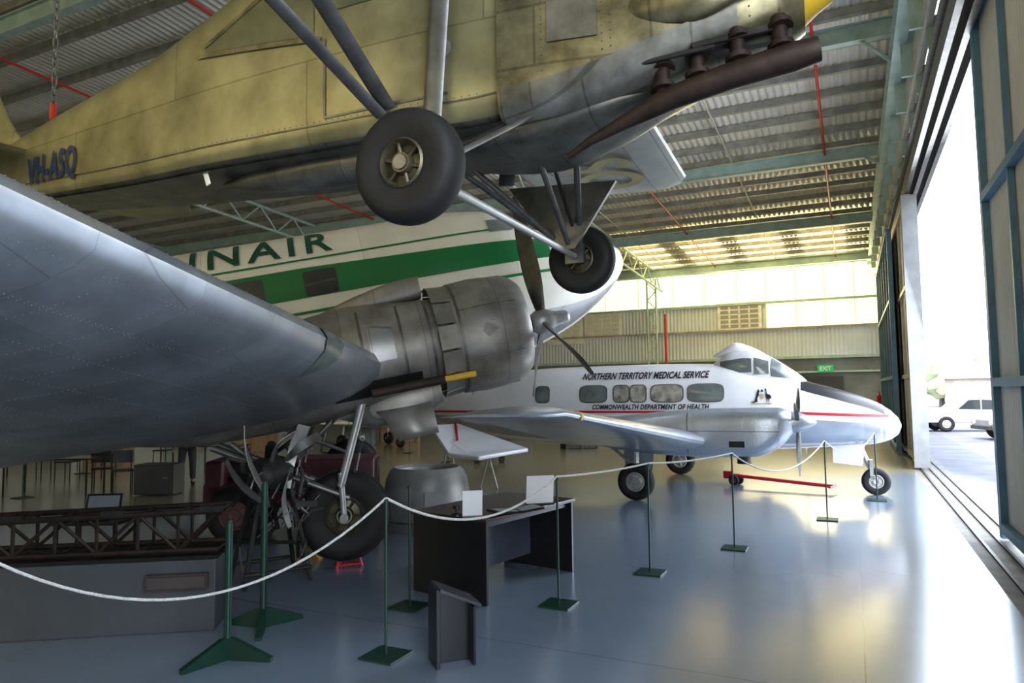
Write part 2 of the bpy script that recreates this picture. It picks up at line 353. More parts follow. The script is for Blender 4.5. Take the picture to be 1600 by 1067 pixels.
ex=B().box((-1.2,YF-.3,3.0),(.75,.1,.36)).obj('exit_sign',exitm,smooth=False,label='green illuminated exit sign on the end wall',cat='sign')
sign_text('lettering','EXIT',paper,ex,(-1.46,YF-.36,2.89),(1,0,0),(0,0,1),.52,.22,.01)
k=50
y=2.0
while y<39.5:
    zz=roofz(y)-.13
    struct(B().box(((XL+XR)/2,y,zz),(XR-XL,.05,.17)).box(((XL+XR)/2,y+.05,zz-.08),(XR-XL,.12,.015)).obj('trim_%d'%k,purl,smooth=False)); k+=1; y+=1.25
for y in(8.3,16,23.2,30.6,37.5):
    zz=roofz(y)-.5
    b=B()
    for d,w,h in((0,.05,.36),(.18,.2,.03),(-.18,.2,.03)): b.box(((XL+XR)/2,y,zz+d),(XR-XL,w,h))
    struct(b.obj('trim_%d'%k,beam,smooth=False)); k+=1
for X in(-9.5,-20.5,-30):
    b=B(); y0,y1=12,39.5
    for dz in(-.35,-1.15): b.flat((X,y0,roofz(y0)+dz),(X,y1,roofz(y1)+dz),.12,.12)
    y=y0;f=0
    while y<y1-.9:
        b.tube((X,y,roofz(y)-(.35 if f else 1.15)),(X,y+.9,roofz(y+.9)-(1.15 if f else .35)),.035,n=6); f=1-f; y+=.9
    struct(b.obj('trim_%d'%k,beam)); k+=1
for X in(-3.2,-8.8):
    struct(B().flat((X,4,roofz(4)-.26),(X,39.5,roofz(39.5)-.26),.05,.05).obj('trim_%d'%k,cream)); k+=1
for X,m_ in((-9.9,beam),(-9.2,redp)):
    b=B()
    if m_ is beam:
        for dx in(-.25,.25): b.flat((X+dx,38.6,0),(X+dx,38.6,8.2),.1,.1,(0,1,0))
        for i in range(16): b.tube((X-.25*(-1)**i,38.6,i*.5),(X+.25*(-1)**i,38.6,i*.5+.5),.03,n=6)
    else: b.tube((X,38.8,0),(X,38.8,6.2),.07)
    struct(b.obj('trim_%d'%k,m_)); k+=1
corr('wall_right',YB,YF,7.3,lambda a:roofz(a)+.05,1.95,doorm,.3,.025,'x')
corr('wall_right_end',35,YF,0,7.3,1.9,darkw,.3,.02,'x')
struct(B().box((1.05,14,8.72),(.22,52,.04)).box((1.05,14,8.5),(.05,52,.42)).box((1.05,14,8.28),(.22,52,.04)).obj('trim_%d'%k,beam,smooth=False)); k+=1
b=B().box((1.3,14,7.9),(.12,52,.55)); struct(b.obj('trim_%d'%k,cream,smooth=False)); k+=1
b=B().box((1.62,14,7.28),(.62,52,.06))
for x in(1.42,1.62,1.82): b.box((x,14,6.98),(.09,52,.34))
struct(b.obj('trim_%d'%k,steel,smooth=False)); k+=1
y=3
while y<39:
    struct(B().box((1.55,y,7.55),(.55,.07,.5)).box((1.2,y,8.1),(.3,.07,.9)).obj('trim_%d'%k,beam,smooth=False)); k+=1; y+=1.9
for y in(8.3,16,23.2,30.6):
    struct(B().flat((1.05,y,8.6),(.2,y,roofz(y)-.4),.08,.08).obj('trim_%d'%k,beam)); k+=1
def leaf(n,x,y0,y1,ztop,frame,sheetm,rails=(2.05,4.5)):
    V=[];K=int((y1-y0)/.12*4)
    for i in range(K+1):
        a=y0+(y1-y0)*i/K; w=.012*math.sin(2*math.pi*(a-y0)/.12)
        V+=[(x+w+.03,a,.12),(x+w+.03,a,ztop)]
    o=struct(new(n,V,[(2*i,2*i+1,2*i+3,2*i+2) for i in range(K)],sheetm,ang=80))
    b=B()
    for yy in(y0,y1): b.box((x,yy,ztop/2+.04),(.13,.16,ztop))
    yy=y0+1.75
    while yy<y1-.6: b.box((x-.02,yy,ztop/2+.04),(.06,.06,ztop)); yy+=1.75
    for z in(.18,ztop)+tuple(rails): b.box((x-.03,(y0+y1)/2,z),(.09,y1-y0,.11))
    struct(b.obj('door_frame',frame,o,smooth=False))
    return o
leaf('door_3',1.72,4.2,11.1,7.0,dblue,doorm)
leaf('door_4',1.82,2.0,8.0,7.0,dblue,doorm)
leaf('door_9',1.62,-12,-2.5,7.0,dblue,doorm)  # unseen leaf behind the camera, added to hold back flat daylight
leaf('door_5',1.42,19.9,27.5,6.75,cream,doorm,(2.3,4.6))
leaf('door_6',1.62,20.6,30,6.75,cream,darkw,(2.3,4.6))
leaf('door_7',1.18,24,34,6.75,dblue,darkw,(2.3,4.6))
struct(B().box((1.45,19.75,3.4),(.34,.05,6.7)).obj('door_8',mat('pale_door_edge',(.24,.255,.26),.5),smooth=False))
for X in(-.46,-6.2,-11.5,-17.4):
    z0=roofz(5)-.42
    B().tube((X,5,z0),(X,39,roofz(39)-.42),.035,n=10).obj('sprinkler_pipe',redp,label='red sprinkler pipe under the roof purlins',cat='pipe',grp='sprinkler pipes')

# ================= outside =================
tr=mat('tree_leaves',(.42,.50,.30),.8,0,.3,1.5)
for i,(xx,yy,r) in enumerate(((14,75,4.5),(22,80,5),(8,82,4.2),(32,84,6))):
    r0=root('tree',Matrix.Translation((xx,yy,0)),'leafy pale green tree beyond the parked vehicles','tree','trees beyond the car park')
    B().tube((0,0,-.02),(0,0,2.4),.3,.2).obj('trunk',brownp,r0)
    bm=bmesh.new()
    for j in range(9):
        M=Matrix.Translation((random.uniform(-.6,.6)*r,random.uniform(-.5,.5)*r,2.6+random.uniform(0,.5)*r))@Matrix.Scale(r*random.uniform(.35,.55),4)
        bmesh.ops.create_icosphere(bm,subdivisions=2,radius=1,matrix=M)
    for v in bm.verts: v.co+=Vector((random.uniform(-.2,.2),)*3)
    me=bpy.data.meshes.new('foliage'); bm.to_mesh(me); bm.free(); me.materials.append(tr); o=bpy.data.objects.new('foliage',me); COL.objects.link(o); o.parent=r0
b=root('shed',Matrix.Translation((20,66,0)),'low pale building with grey metal roof outside','building')
B().box((0,0,1.3),(26,6,2.6)).obj('body',mat('render_wall',(.38,.34,.30),.8),b,smooth=False)
B().prism([(-3.4,0),(3.4,0),(0,1.2)],27,(0,0,2.6),(0,1,0),(0,0,1)).obj('roof',mat('pale_roof',(.36,.33,.32),.6),b,smooth=False)
def car(p,rz,label,sc=.95):
    r=root('pickup_truck',TR(p,rz)@Matrix.Scale(sc,4),label,'car','parked vehicles')
    wp=mat('car_white',(.42,.43,.45),.3)
    prof=[(-2.4,.45),(-2.42,.95),(-.75,1.0),(-.6,1.52),(-.4,1.62),(.55,1.60),(.75,1.52),(1.25,1.05),(2.25,.95),(2.42,.8),(2.4,.42)]
    bev(B().prism(prof,1.72,(0,0,0),(1,0,0),(0,0,1)).obj('body',wp,r,smooth=False),.06,3)
    for s in(-1,1):
        for pl in([(-.52,1.05),(-.4,1.48),(.0,1.5),(.0,1.05)],[(.06,1.05),(.06,1.5),(.55,1.48),(.98,1.07)]):
            B().prism(pl,.01,(0,s*.866,0),(1,0,0),(0,0,1)).obj('side_window',glass,r,smooth=False)
        for x in(-1.5,1.5): wheel(r,(x,s*.78,.37),.37,.24,(0,1,0),hubl)
        B().tube((2.42,s*.6,.7),(2.45,s*.6,.7),.1).obj('headlight',paper,r)
    B().box((2.43,0,.48),(.08,1.6,.14)).obj('bumper',steel,r)
    return r
car(C(20.9,32,-.02),A+math.pi-.25,'white pickup truck parked on the apron outside the hangar')
car(C(20.0,26.5,-.02),A+math.pi-.1,'white utility vehicle parked on the apron outside the hangar')

# ================= HANGING HIGH-WING AIRCRAFT =================
R1=root('light_aircraft',TR(C(.045,3.8,2.67),A-math.radians(23.5)),'silver-olive high-wing light aircraft hanging from the roof','aircraft')
h1=Hull([(-5.3,.03,.95,1.15,3),(-4.6,.11,.86,1.28,4),(-3.6,.22,.79,1.42,7),(-2.6,.32,.74,1.55,9),(-1.9,.39,.72,1.72,10),(-1.2,.43,.70,1.98,10),(-.5,.44,.69,2.06,9),(-.1,.43,.68,1.95,8),(.3,.40,.72,1.56,6)],n=5)
h1.mesh('fuselage',dope,R1,N=96,st=50,ang=40)
h1.rect('belly_edge_shade',bellym,R1,-4.4,.1,lambda x:h1.b(x)+.002,lambda x:h1.b(x)+.03,-1,nx=40,nz=3,off=.004)  # shade of the underside put on as a dark strip along the edge
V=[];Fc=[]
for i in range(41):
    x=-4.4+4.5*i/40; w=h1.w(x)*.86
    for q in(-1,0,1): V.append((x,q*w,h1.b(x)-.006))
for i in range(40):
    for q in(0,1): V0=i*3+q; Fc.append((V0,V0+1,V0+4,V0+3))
new('belly_shade',V,Fc,bellym,R1)  # dark overlay standing in for shade under the fuselage
h1c=Hull([(.08,.445,.645,1.72,8),(.28,.435,.655,1.64,6),(.6,.395,.72,1.58,4.4),(.9,.35,.81,1.53,3.6),(1.2,.29,.90,1.46,3),(1.38,.24,.96,1.42,2.6),(1.48,.17,1.02,1.36,2.3)],n=4)
h1c.mesh('engine_cowling',dopeb,R1,N=80,st=30,ang=50)
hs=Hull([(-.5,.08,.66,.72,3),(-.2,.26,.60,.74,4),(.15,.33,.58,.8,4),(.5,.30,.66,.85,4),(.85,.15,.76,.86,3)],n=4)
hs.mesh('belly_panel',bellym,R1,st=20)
for sd in(-1,1):
    zl=lambda x:1.44-(x+1.95)*.12
    h1.rect('side_window',oglass,R1,-1.92,-1.05,zl,lambda x:zl(x)+.02+max(0,(x+1.92))*.52,sd,nx=12,nz=5)
    h1.rect('window_frame',dopeb,R1,-1.99,-1.0,lambda x:zl(x)-.035,lambda x:zl(x)-.005,sd,nx=12,nz=1,off=.012)
    h1.rect('window_frame',dopeb,R1,-1.94,-1.05,lambda x:zl(x)+.02+max(0,(x+1.92))*.52,lambda x:zl(x)+.045+max(0,(x+1.92))*.52,sd,nx=12,nz=1,off=.012)
    h1.rect('side_window',oglass,R1,-.95,-.1,1.45,1.9,sd,nx=10,nz=5)
    h1.rect('panel_seam',bellym,R1,-4.3,.06,lambda x:h1.b(x)+.12,lambda x:h1.b(x)+.128,sd,nx=40,nz=1,off=.006)
    h1.rect('door_seam',bellym,R1,-.98,-.965,.85,1.3,sd,nx=1,nz=4,off=.006)
    h1.rect('door_seam',bellym,R1,-.98,-.2,.845,.858,sd,nx=8,nz=1,off=.006)
    hb=Hull([(.55,.01,1.12,1.14,2),(.78,.06,1.02,1.20,2),(1.0,.07,1.0,1.22,2),(1.3,.01,1.1,1.14,2)],yc=sd*.325,n=2); hb.mesh('cowl_blister',dopeb,R1,st=16,N=20)
h1c.rect('lower_cowl_panel',bellym,R1,.10,1.2,lambda x:h1c.b(x)+.02,lambda x:h1c.b(x)+.17,-1,nx=16,nz=6,off=.010)
h1c.rect('access_panel',bellym,R1,.34,.58,1.0,1.2,-1,nx=4,nz=3,off=.008)
h1.disc('fuel_drain_cover',alud,R1,-.22,1.08,.05,.05,-1,n=2,off=.02)
h1.text('registration','VH-ASQ',navy,R1,-3.92,-3.28,.865,1.12,-1,fat=.03,sp=1.05)
b=B()
for x in(.10,.31,.6,.64,1.0,1.25):
    for i in range(22):
        z=h1c.b(x)+.06+i*.038
        if z<h1c.t(x)-.04: p=h1c.pt(x,z,-1,0); b.rivet(p,(0,-1,.05),.0055)
for i in range(32):
    for z in(1.12,1.32): b.rivet(h1c.pt(.15+i*.04,z,-1,0),(0,-1,.05),.005)
for i in range(100):
    x=-4.2+i*.042; b.rivet(h1.pt(x,h1.b(x)+.14,-1,0),(0,-1,0),.004)
for i in range(20): b.rivet(Vector((-.05+i*.03,-.15,hs.b(-.05+i*.03)-.001)),(0,0,-1),.005); b.rivet(Vector((.1,-.3+i*.03,.582)),(0,0,-1),.005)
b.obj('rivets',steel,R1,kind='stuff')
def tipst(y0,x,ch,z,t,s,dy=.45):
    return [(y0*s,x,ch,z,t),((y0+dy*.5)*s,x-.05*ch,ch*.93,z,t*.9),((y0+dy*.85)*s,x-.14*ch,ch*.76,z,t*.7),((y0+dy)*s,x-.26*ch,ch*.5,z,t*.4)]
for s in(-1,1):
    w=wing('wing',[(.0*s,.05,1.8,2.06,.12)]+tipst(5.1,.08,1.85,1.94,.10,s),fabw,R1,cam_=.03)
    if s==1:
        V,Fc=textmesh('ASQ',0,.02); W=max(v[0] for v in V);Hh=max(v[1] for v in V)
        new('wing_lettering',[(-.35-.95*(1-v[1]/Hh),3.2+1.85*(v[0]/W),1.87) for v in V],Fc,palegold,w,smooth=False)
    b=B()
    for yy in(1.2,1.8,2.4,3.0,3.6,4.2,4.8): b.flat((-.05,yy*s,2.015-yy*.021),(-1.6,yy*s,2.02-yy*.022),.02,.01)
    b.obj('wing_rib_tape',fabw,w)
    B().flat((-.56,s*.44,.84),(-.50,s*2.6,1.94),.10,.035,(1,0,0)).obj('wing_strut',steel,R1)
    B().flat((-.60,s*.44,.80),(-1.15,s*2.5,1.94),.085,.03,(1,0,0)).obj('wing_strut',steel,R1)
    B().flat((-.28,s*.47,.62),(-.16,s*.50,1.92),.11,.03,(1,0,0)).obj('fuselage_strut',steel,R1)
for s in(-1,1):
    wheel(R1,(0,s*1.12,.235),.235,.17,(0,1,0),hubm,lab='black aircraft tyre on bronze spoked hub',hr=.42)
    B().flat((.22,s*.36,.68),(.03,s*1.0,.27),.04,.025,(1,0,0)).flat((-.55,s*.42,.72),(-.03,s*1.0,.27),.04,.025,(1,0,0)).obj('undercarriage_leg',steel,R1)
    B().tube((0,s*.95,.235),(0,s*1.2,.235),.03).box((0,s*.97,.25),(.13,.04,.13)).obj('axle_fitting',steel,R1)
    B().tube((.08,s*.36,.66),(.03,s*.96,.30),.012,n=8).obj('brake_line',dsteel,R1)
B().prism([(.34,.66),(-.40,.70),(-.07,.25),(.06,.25)],.03,(0,.80,0),(1,.0,0),(0,0,1)).obj('leg_fairing',bellym,R1,smooth=False)
B().tube((0,-1.1,.235),(0,1.1,.235),.022,n=12).obj('axle',lsteel,R1)
B().tube((-.4,.2,.68),(0,.95,.24),.018).tube((.1,.05,.62),(0,.9,.24),.018).obj('brace_strut',steel,R1)
wing('tailplane',[(-1.7,-4.35,.6,1.2,.07),(-1.5,-4.15,.95,1.2,.07),(0,-3.95,1.2,1.2,.08),(1.5,-4.15,.95,1.2,.07),(1.7,-4.35,.6,1.2,.07)],dope,R1,cam_=0)
wing('tail_fin',[(1.1,-4.05,1.35,0,.07),(1.6,-4.5,1.05,0,.06),(2.1,-4.8,.75,0,.05),(2.25,-4.95,.45,0,.03)],dope,R1,cam_=0,vert=2)
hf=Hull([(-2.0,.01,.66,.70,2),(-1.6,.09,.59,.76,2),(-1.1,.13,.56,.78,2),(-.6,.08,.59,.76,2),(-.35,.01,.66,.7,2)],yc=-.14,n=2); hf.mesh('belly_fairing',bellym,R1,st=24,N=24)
B().flat((-2.0,-.3,.72),(-1.97,-.3,.64),.04,.008,(1,0,0)).obj('drain_tab',paper,R1)
wheel(R1,(-4.9,0,.62),.1,.06,(0,1,0),hubm,name='tail_wheel'); B().flat((-4.6,0,.88),(-4.9,0,.62),.04,.02,(0,1,0)).obj('tail_wheel_strut',steel,R1)
b=B().sweep([(1.53,-.27,.79),(1.42,-.28,.77),(1.15,-.29,.73),(.9,-.29,.68),(.80,-.285,.65),(.66,-.28,.60),(.5,-.28,.54),(.38,-.27,.48)],[.055,.065,.06,.055,.05,.035,.022,.014],16)
for x,z in((1.38,.76),(1.2,.74),(1.02,.70),(.86,.67)):
    b.tube((x,-.29,z),(x-.01,-.24,z+.22),.035,n=12); b.tube((x,-.285,z+.05),(x-.003,-.28,z+.075),.058,n=14); b.tube((x,-.262,z+.16),(x-.003,-.257,z+.18),.055,n=14)
b.obj('exhaust_manifold',rust,R1)
B().lathe([(-.04,.17),(0,.17),(.06,.12),(.14,.07),(.16,0)],(1.46,0,1.2),(1,0,0)).obj('propeller_hub',yellow,R1)
B().box((1.25,-.22,.92),(.35,.05,.08)).tube((1.0,-.3,.9),(1.4,-.26,.93),.015).tube((.7,-.33,.85),(1.1,-.3,.88),.012).obj('engine_pipework',dsteel,R1)
def chain(p0,p1,label):
    r=B(); p0=Vector(p0);p1=Vector(p1);L=(p1-p0).length;n=int(L/.075)
    for i in range(n):
        c=p0+(p1-p0)*((i+.5)/n); pts=[]
        for k_ in range(13):
            a=2*math.pi*k_/12; e=Vector((math.cos(a)*.018,0,math.sin(a)*.05)) if i%2 else Vector((0,math.cos(a)*.018,math.sin(a)*.05)); pts.append(c+e)
        r.sweep(pts,.007,6)
    o=r.obj('chain',steel,label=label,cat='chain',grp='suspension chains')
    B().sweep([p0+Vector((.0,0,.03)),p0+Vector((.04,0,-.03)),p0+Vector((.03,0,-.09)),p0+Vector((-.03,0,-.09)),p0+Vector((-.04,0,-.05))],.017,8).tube(p0+Vector((0,0,.02)),p0+Vector((0,0,.14)),.025).obj('hook',redp,o)
bpy.context.view_layer.update(); Mw=R1.matrix_world
q=Mw@Vector((-3.95,0,1.48)); chain(q,(q.x,q.y,roofz(q.y)-.1),'steel lifting chain with red hook above the tail')
for yy in(-1.2,1.2):
    q=Mw@Vector((-.4,yy,2.36)); chain(q,(q.x,q.y,roofz(q.y)-.1),'steel lifting chain above the wing')

# ================= LARGE TWIN-ENGINE AIRLINER =================
PD=math.radians(11.5); HD=A+math.radians(12)
R2=root('airliner',TR(C(-.11,11.56,3.75),HD,PD),'white and green twin-engine propeller airliner on tail wheel','aircraft')
h2=Hull([(-17,.1,.35,.75,2),(-15,.42,.05,.95,2),(-12,.85,-.6,1.15,2.2),(-9,1.15,-1.15,1.25,2.5),(-7,1.22,-1.25,1.30,2.6),(-1,1.22,-1.25,1.30,2.6),(-.3,1.18,-1.22,1.24,2.5),(.2,1.1,-1.12,1.04,2.3),(.55,1.0,-1.02,.84,2.2),(.9,.88,-.90,.72,2.1),(1.4,.66,-.66,.58,2),(1.8,.42,-.38,.44,2),(2.05,.2,-.12,.28,2),(2.13,.02,.04,.12,2)],n=2.4)
h2.mesh('fuselage',white,R2,N=120,st=90)
for sd in(-1,1):
    h2.rect('green_stripe',green,R2,-14,.62,.205,lambda x:.635 if x<-3 else .635-(x+3)*.03,sd,nx=80,nz=5,off=.008)
    h2.rect('green_pinstripe',green,R2,-14,.3,lambda x:.745,lambda x:.772,sd,nx=80,nz=1,off=.009)
    h2.rect('green_pinstripe',green,R2,-12,.9,lambda x:-.02,lambda x:.02,sd,nx=70,nz=1,off=.009)
    h2.rect('lower_panel',alu,R2,-13,1.9,lambda x:h2.b(x)+.06,lambda x:min(-.62,(h2.b(x)+h2.t(x))/2-.1) if x<.3 else h2.b(x)+.06+(.46)*(1.9-x)/1.6,sd,nx=60,nz=8,off=.006)
    for x in(-2.85,-3.85,-4.85,-5.85,-6.85,-7.85):
        h2.disc('cabin_window',glass,R2,x,.395,.23,.18,sd,n=9,off=.014)
    h2.rect('cockpit_window',lglass,R2,-.30,.10,.72,.93,sd,nx=6,nz=4,off=.012)
    h2.rect('cockpit_window',lglass,R2,.18,.42,.68,lambda x:.93-(x-.18)*.7,sd,nx=6,nz=4,off=.012)
h2.text('airline_lettering','CONNAIR',dgreen,R2,-6.05,-2.60,.83,1.18,-1,fat=.018,off=.02,sp=1.28)
b=B()
for x in(-6.4,-5.4,-4.4,-3.4,-2.4,-1.4,-.6):
    for i in range(30):
        z=-.55+i*.058
        b.rivet(h2.pt(x,z,-1,.001),(0,-1,.3 if z>.6 else 0),.006)
b.obj('fuselage_rivets',white,R2,kind='stuff')
DZ=1.55
def wpar(y): t=(y-3.55)/10.2; return -2.35-2.85*t,4.6-2.7*t,-.98+DZ*t,.17-.05*t
def ws(s):
    L_=[(0,-2.3,4.7,-1.02,.16),(s*2.6,-2.3,4.7,-1.02,.16)]
    for y in(3.55,5,7,9,11,13): a=wpar(y); L_.append((s*y,a[0],a[1],a[2],a[3]))
    return L_+[(s*14.1,-5.35,1.5,-.98+DZ*1.03,.09),(s*14.4,-5.75,.8,-.96+DZ*1.05,.05)]
INC=math.radians(2)
def wp(y,s,a_,b_,off=0):
    xl,ch,z,t=wpar(y); return Vector((xl-a_*ch*math.cos(INC)+b_*ch*math.sin(INC)+off,s*y,z+b_*ch*math.cos(INC)-a_*ch*math.sin(INC)))
rivm=mat('wing_rivet_metal',(.33,.35,.38),.4,.6,.1)
for s in(-1,1):
    w=wing('wing',ws(s),aluw,R2,cam_=.02,inc=INC)
    V=[];Fc=[]; K=6; ids=list(range(12,20)); n_=len(ids)
    for j in range(K+1):
        for i_,ai in enumerate(ids):
            off=abs(i_-3.5)/3.5; y_=4.96+(.42*j/K-.21)*math.sqrt(max(0,1-off**2)); a_,b_=foil(wpar(y_)[3])[ai]; V.append(wp(y_,s,a_,b_,.012))
    for j in range(K):
        for i in range(n_-1): Fc.append((j*n_+i,j*n_+i+1,(j+1)*n_+i+1,(j+1)*n_+i))
    new('landing_light',V,Fc,lglass,w)
    if s==-1:
        rv=B()
        def sf(y,a,sgn): 
            t=wpar(y)[3]; yt=5*t*(.2969*math.sqrt(a)-.126*a-.3516*a*a+.2843*a**3-.1015*a**4)+.0012; return wp(y,s,a,4*.02*a*(1-a)+sgn*yt)
        for a in(.035,.12,.125,.22,.33,.45,.46,.58,.70):
            y=3.7
            while y<9.8: rv.rivet(sf(y,a,-1),(0,0,-1),.005,.0025); y+=.045
        y=4.0
        while y<9.8:
            a=.02
            while a<.75: rv.rivet(sf(y,a,-1),(0,0,-1),.005,.0025); a+=.010
            a=.003
            while a<.12: rv.rivet(sf(y,a,1),(.4,0,1),.005,.0025); a+=.008
            y+=.46
        for a in(.01,.05):
            y=3.7
            while y<9.8: rv.rivet(sf(y,a,1),(.6,0,.8),.005,.0025); y+=.045
        rv.obj('wing_rivets',rivm,w,kind='stuff')
    ey=s*2.82; ez=-.84; ox=-.50
    hn=Hull([(-6.6,.03,-1.0,-.95,2),(-5.4,.32,-1.25,-.6,2.2),(-4.2,.55,-1.48,-.42,2.4),(-3.2,.60,-1.50,-.28,2.4),(-2.6,.60,-1.44,-.23,2.2),(-2.0,.56,-1.38,-.27,2.0),(-1.5,.52,-1.34,-.32,2)],yc=ey,n=2.2)
    hn.mesh('engine_nacelle',alud,R2,N=48,st=40)
    for xx in(-1.72,-2.05,-2.5): hn.rect('cowl_panel_strap',steel,R2,xx-.015,xx+.015,-1.25,-.35,-1,nx=1,nz=14,off=.01)
    hn.rect('inspection_panel',alu,R2,-2.42,-2.15,-.95,-.55,-1,nx=4,nz=6,off=.012)
    hn.rect('exhaust_collector',dsteel,R2,-2.9,-1.9,-1.28,-1.12,s,nx=12,nz=4,off=.05)
    cw=B().lathe([(-.96,.63),(-.88,.655),(-.6,.68),(-.3,.67),(-.14,.63),(-.05,.55),(-.05,.50),(-.12,.46),(-.3,.46),(-.3,.5),(-.94,.6)],(ox,ey,ez),(1,0,0),56,closed=True).obj('engine_cowl',alud,R2)
    B().lathe([(-.90,.668),(-.87,.668),(-.87,.65),(-.90,.65)],(ox,ey,ez),(1,0,0),56,closed=True).obj('cowl_band',steel,cw)
    rv=B()
    for i in range(90):
        a=2*math.pi*i/90; e=Vector((0,math.cos(a),math.sin(a)))
        for (xx,rr) in((-.82,.662),(-.5,.677),(-.25,.662)): rv.rivet(Vector((ox+xx,ey,ez))+e*rr,e,.006,.004)
    rv.obj('cowl_rivets',steel,cw,kind='stuff')
    b=B()
    for a in(.5,1.6,2.7,3.6,4.7,5.8): 
        e=Vector((0,math.cos(a),math.sin(a))); b.flat(Vector((ox-.9,ey,ez))+e*.662,Vector((ox-.6,ey,ez))+e*.684,.012,.008,e).flat(Vector((ox-.6,ey,ez))+e*.684,Vector((ox-.2,ey,ez))+e*.658,.012,.008,e)
    b.obj('cowl_seams',steel,cw)
    b=B()
    for i in range(14):
        a=2*math.pi*i/14
        if abs(math.sin(a))<.98: b.box((ox-1.04,ey+.645*math.cos(a),ez+.645*math.sin(a)),(.22,.27,.010),Matrix.Rotation(a-math.pi/2,3,'X')@Matrix.Rotation(.12,3,'Y'))
    b.obj('cowl_flaps',alud,cw,smooth=False)
    b=B().lathe([(-.75,.3),(-.45,.3),(-.3,.24),(-.12,.2),(0.0,.12),(.18,.08)],(ox,ey,ez),(1,0,0),24)
    for i in range(9):
        a=2*math.pi*i/9+.2; u=Vector((0,math.cos(a),math.sin(a))); prof=[(.2,.08)]
        for q_ in range(7): prof+=[(.22+q_*.045,.09),(.24+q_*.045,.072)]
        b.lathe(prof+[(.55,.07),(.56,0)],(ox-.45,ey,ez),u,12)
    b.obj('radial_engine',dsteel,cw)
    pr=B().lathe([(-.12,.1),(-.04,.15),(.10,.15),(.16,.12),(.22,.10),(.34,.09),(.38,.06),(.40,0)],(ox+.20,ey,ez),(1,0,0),24).obj('propeller',lsteel,R2)
    for i in range(3):
        a=math.radians(95)+i*2*math.pi/3
        blade(B(),(ox+.24,ey,ez),(0,-math.cos(a),math.sin(a)),(1,0,0),1.66,.30,.08,.6,.26).obj('propeller_blade',bladem,pr)
    hi=Hull([(-2.9,.02,-.28,-.24,2),(-2.4,.12,-.32,-.10,2.5),(-1.95,.15,-.31,-.02,3),(-1.7,.15,-.28,-.01,3)],yc=ey,n=3); hi.mesh('air_intake',alud,R2,st=12,N=24)
    ho=Hull([(-2.9,.03,-1.5,-1.45,2),(-2.5,.20,-1.68,-1.25,2.5),(-2.0,.24,-1.68,-1.15,2.5),(-1.7,.22,-1.6,-1.15,2.5)],yc=ey,n=3); ho.mesh('oil_cooler_scoop',alud,R2,st=12,N=24)
    V=[];Fc=[]
    for i in range(9):
        a=math.radians(-20+i*12)
        for x in(-2.55,-1.85): V.append((x+(i*.03 if x<-2 else 0),ey-.28-.28*math.sin(a)*.9+.1,-1.45-.34+.34*math.cos(a)-i*.02))
    for i in range(8): Fc.append((2*i,2*i+1,2*i+3,2*i+2))
    o=new('gear_door',V,Fc,alud,R2); sm=o.modifiers.new('thickness','SOLIDIFY'); sm.thickness=.02
    wx,wz=-3.07,-2.58
    for e in(-.26,.26):
        B().tube((-2.62,ey+e,-1.35),(wx+.03,ey+e,wz+.35),.05,.045,n=14).tube((wx+.06,ey+e,wz+.5),(wx,ey+e,wz),.035,n=12).obj('main_gear_leg',lsteel,R2)
        B().tube((wx+.1,ey+e*.85,wz+.2),(-4.3,ey+e*.85,-1.5),.035).obj('drag_strut',steel,R2)
    B().tube((wx,ey-.3,wz),(wx,ey+.3,wz),.05).obj('main_axle',steel,R2)
    B().tube((-2.7,ey-.26,-1.75),(-2.7,ey+.26,-1.75),.03).tube((-2.85,ey-.26,-2.1),(-2.7,ey+.26,-1.75),.02).tube((-2.85,ey+.26,-2.1),(-2.7,ey-.26,-1.75),.02).obj('gear_brace',steel,R2)
    for (p_,q_,r_) in(((-3.0,-.2,-1.5),(-3.7,-.15,-2.0),.03),((-3.7,-.15,-2.0),(-4.1,-.2,-1.5),.03),((-3.3,.2,-1.5),(-3.6,.1,-2.2),.025),((-3.6,.1,-2.2),(-3.1,.15,-2.4),.02),((-3.2,-.25,-1.5),(-3.5,.2,-1.9),.02)):
        B().tube((p_[0],ey+p_[1],p_[2]),(q_[0],ey+q_[1],q_[2]),r_).obj('retraction_link',steel,R2)
    wheel(R2,(wx,ey,wz),.52,.38,(0,1,0),hubm,lab='large black main tyre with dull metal hub',tread=True,hr=.42)
wing('tailplane',[(-4,-15.6,1.0,.55,.07),(-3.6,-15.0,1.8,.55,.07),(0,-14.2,2.8,.5,.09),(3.6,-15.0,1.8,.55,.07),(4,-15.6,1.0,.55,.07)],aluw,R2,cam_=0)
wing('tail_fin',[(.6,-13.6,3.6,0,.06),(2,-14.9,2.6,0,.06),(3.2,-15.8,1.5,0,.05),(3.4,-16.2,.8,0,.04)],white,R2,cam_=0,vert=2)
B().flat((-1.32,-3.40,-1.30),(-1.68,-3.42,-1.29),.07,.05).obj('yellow_guard_strip',yellow,R2)
B().flat((-1.68,-3.42,-1.29),(-2.5,-3.46,-1.28),.10,.06).obj('exhaust_pipe_tail',rust,R2)

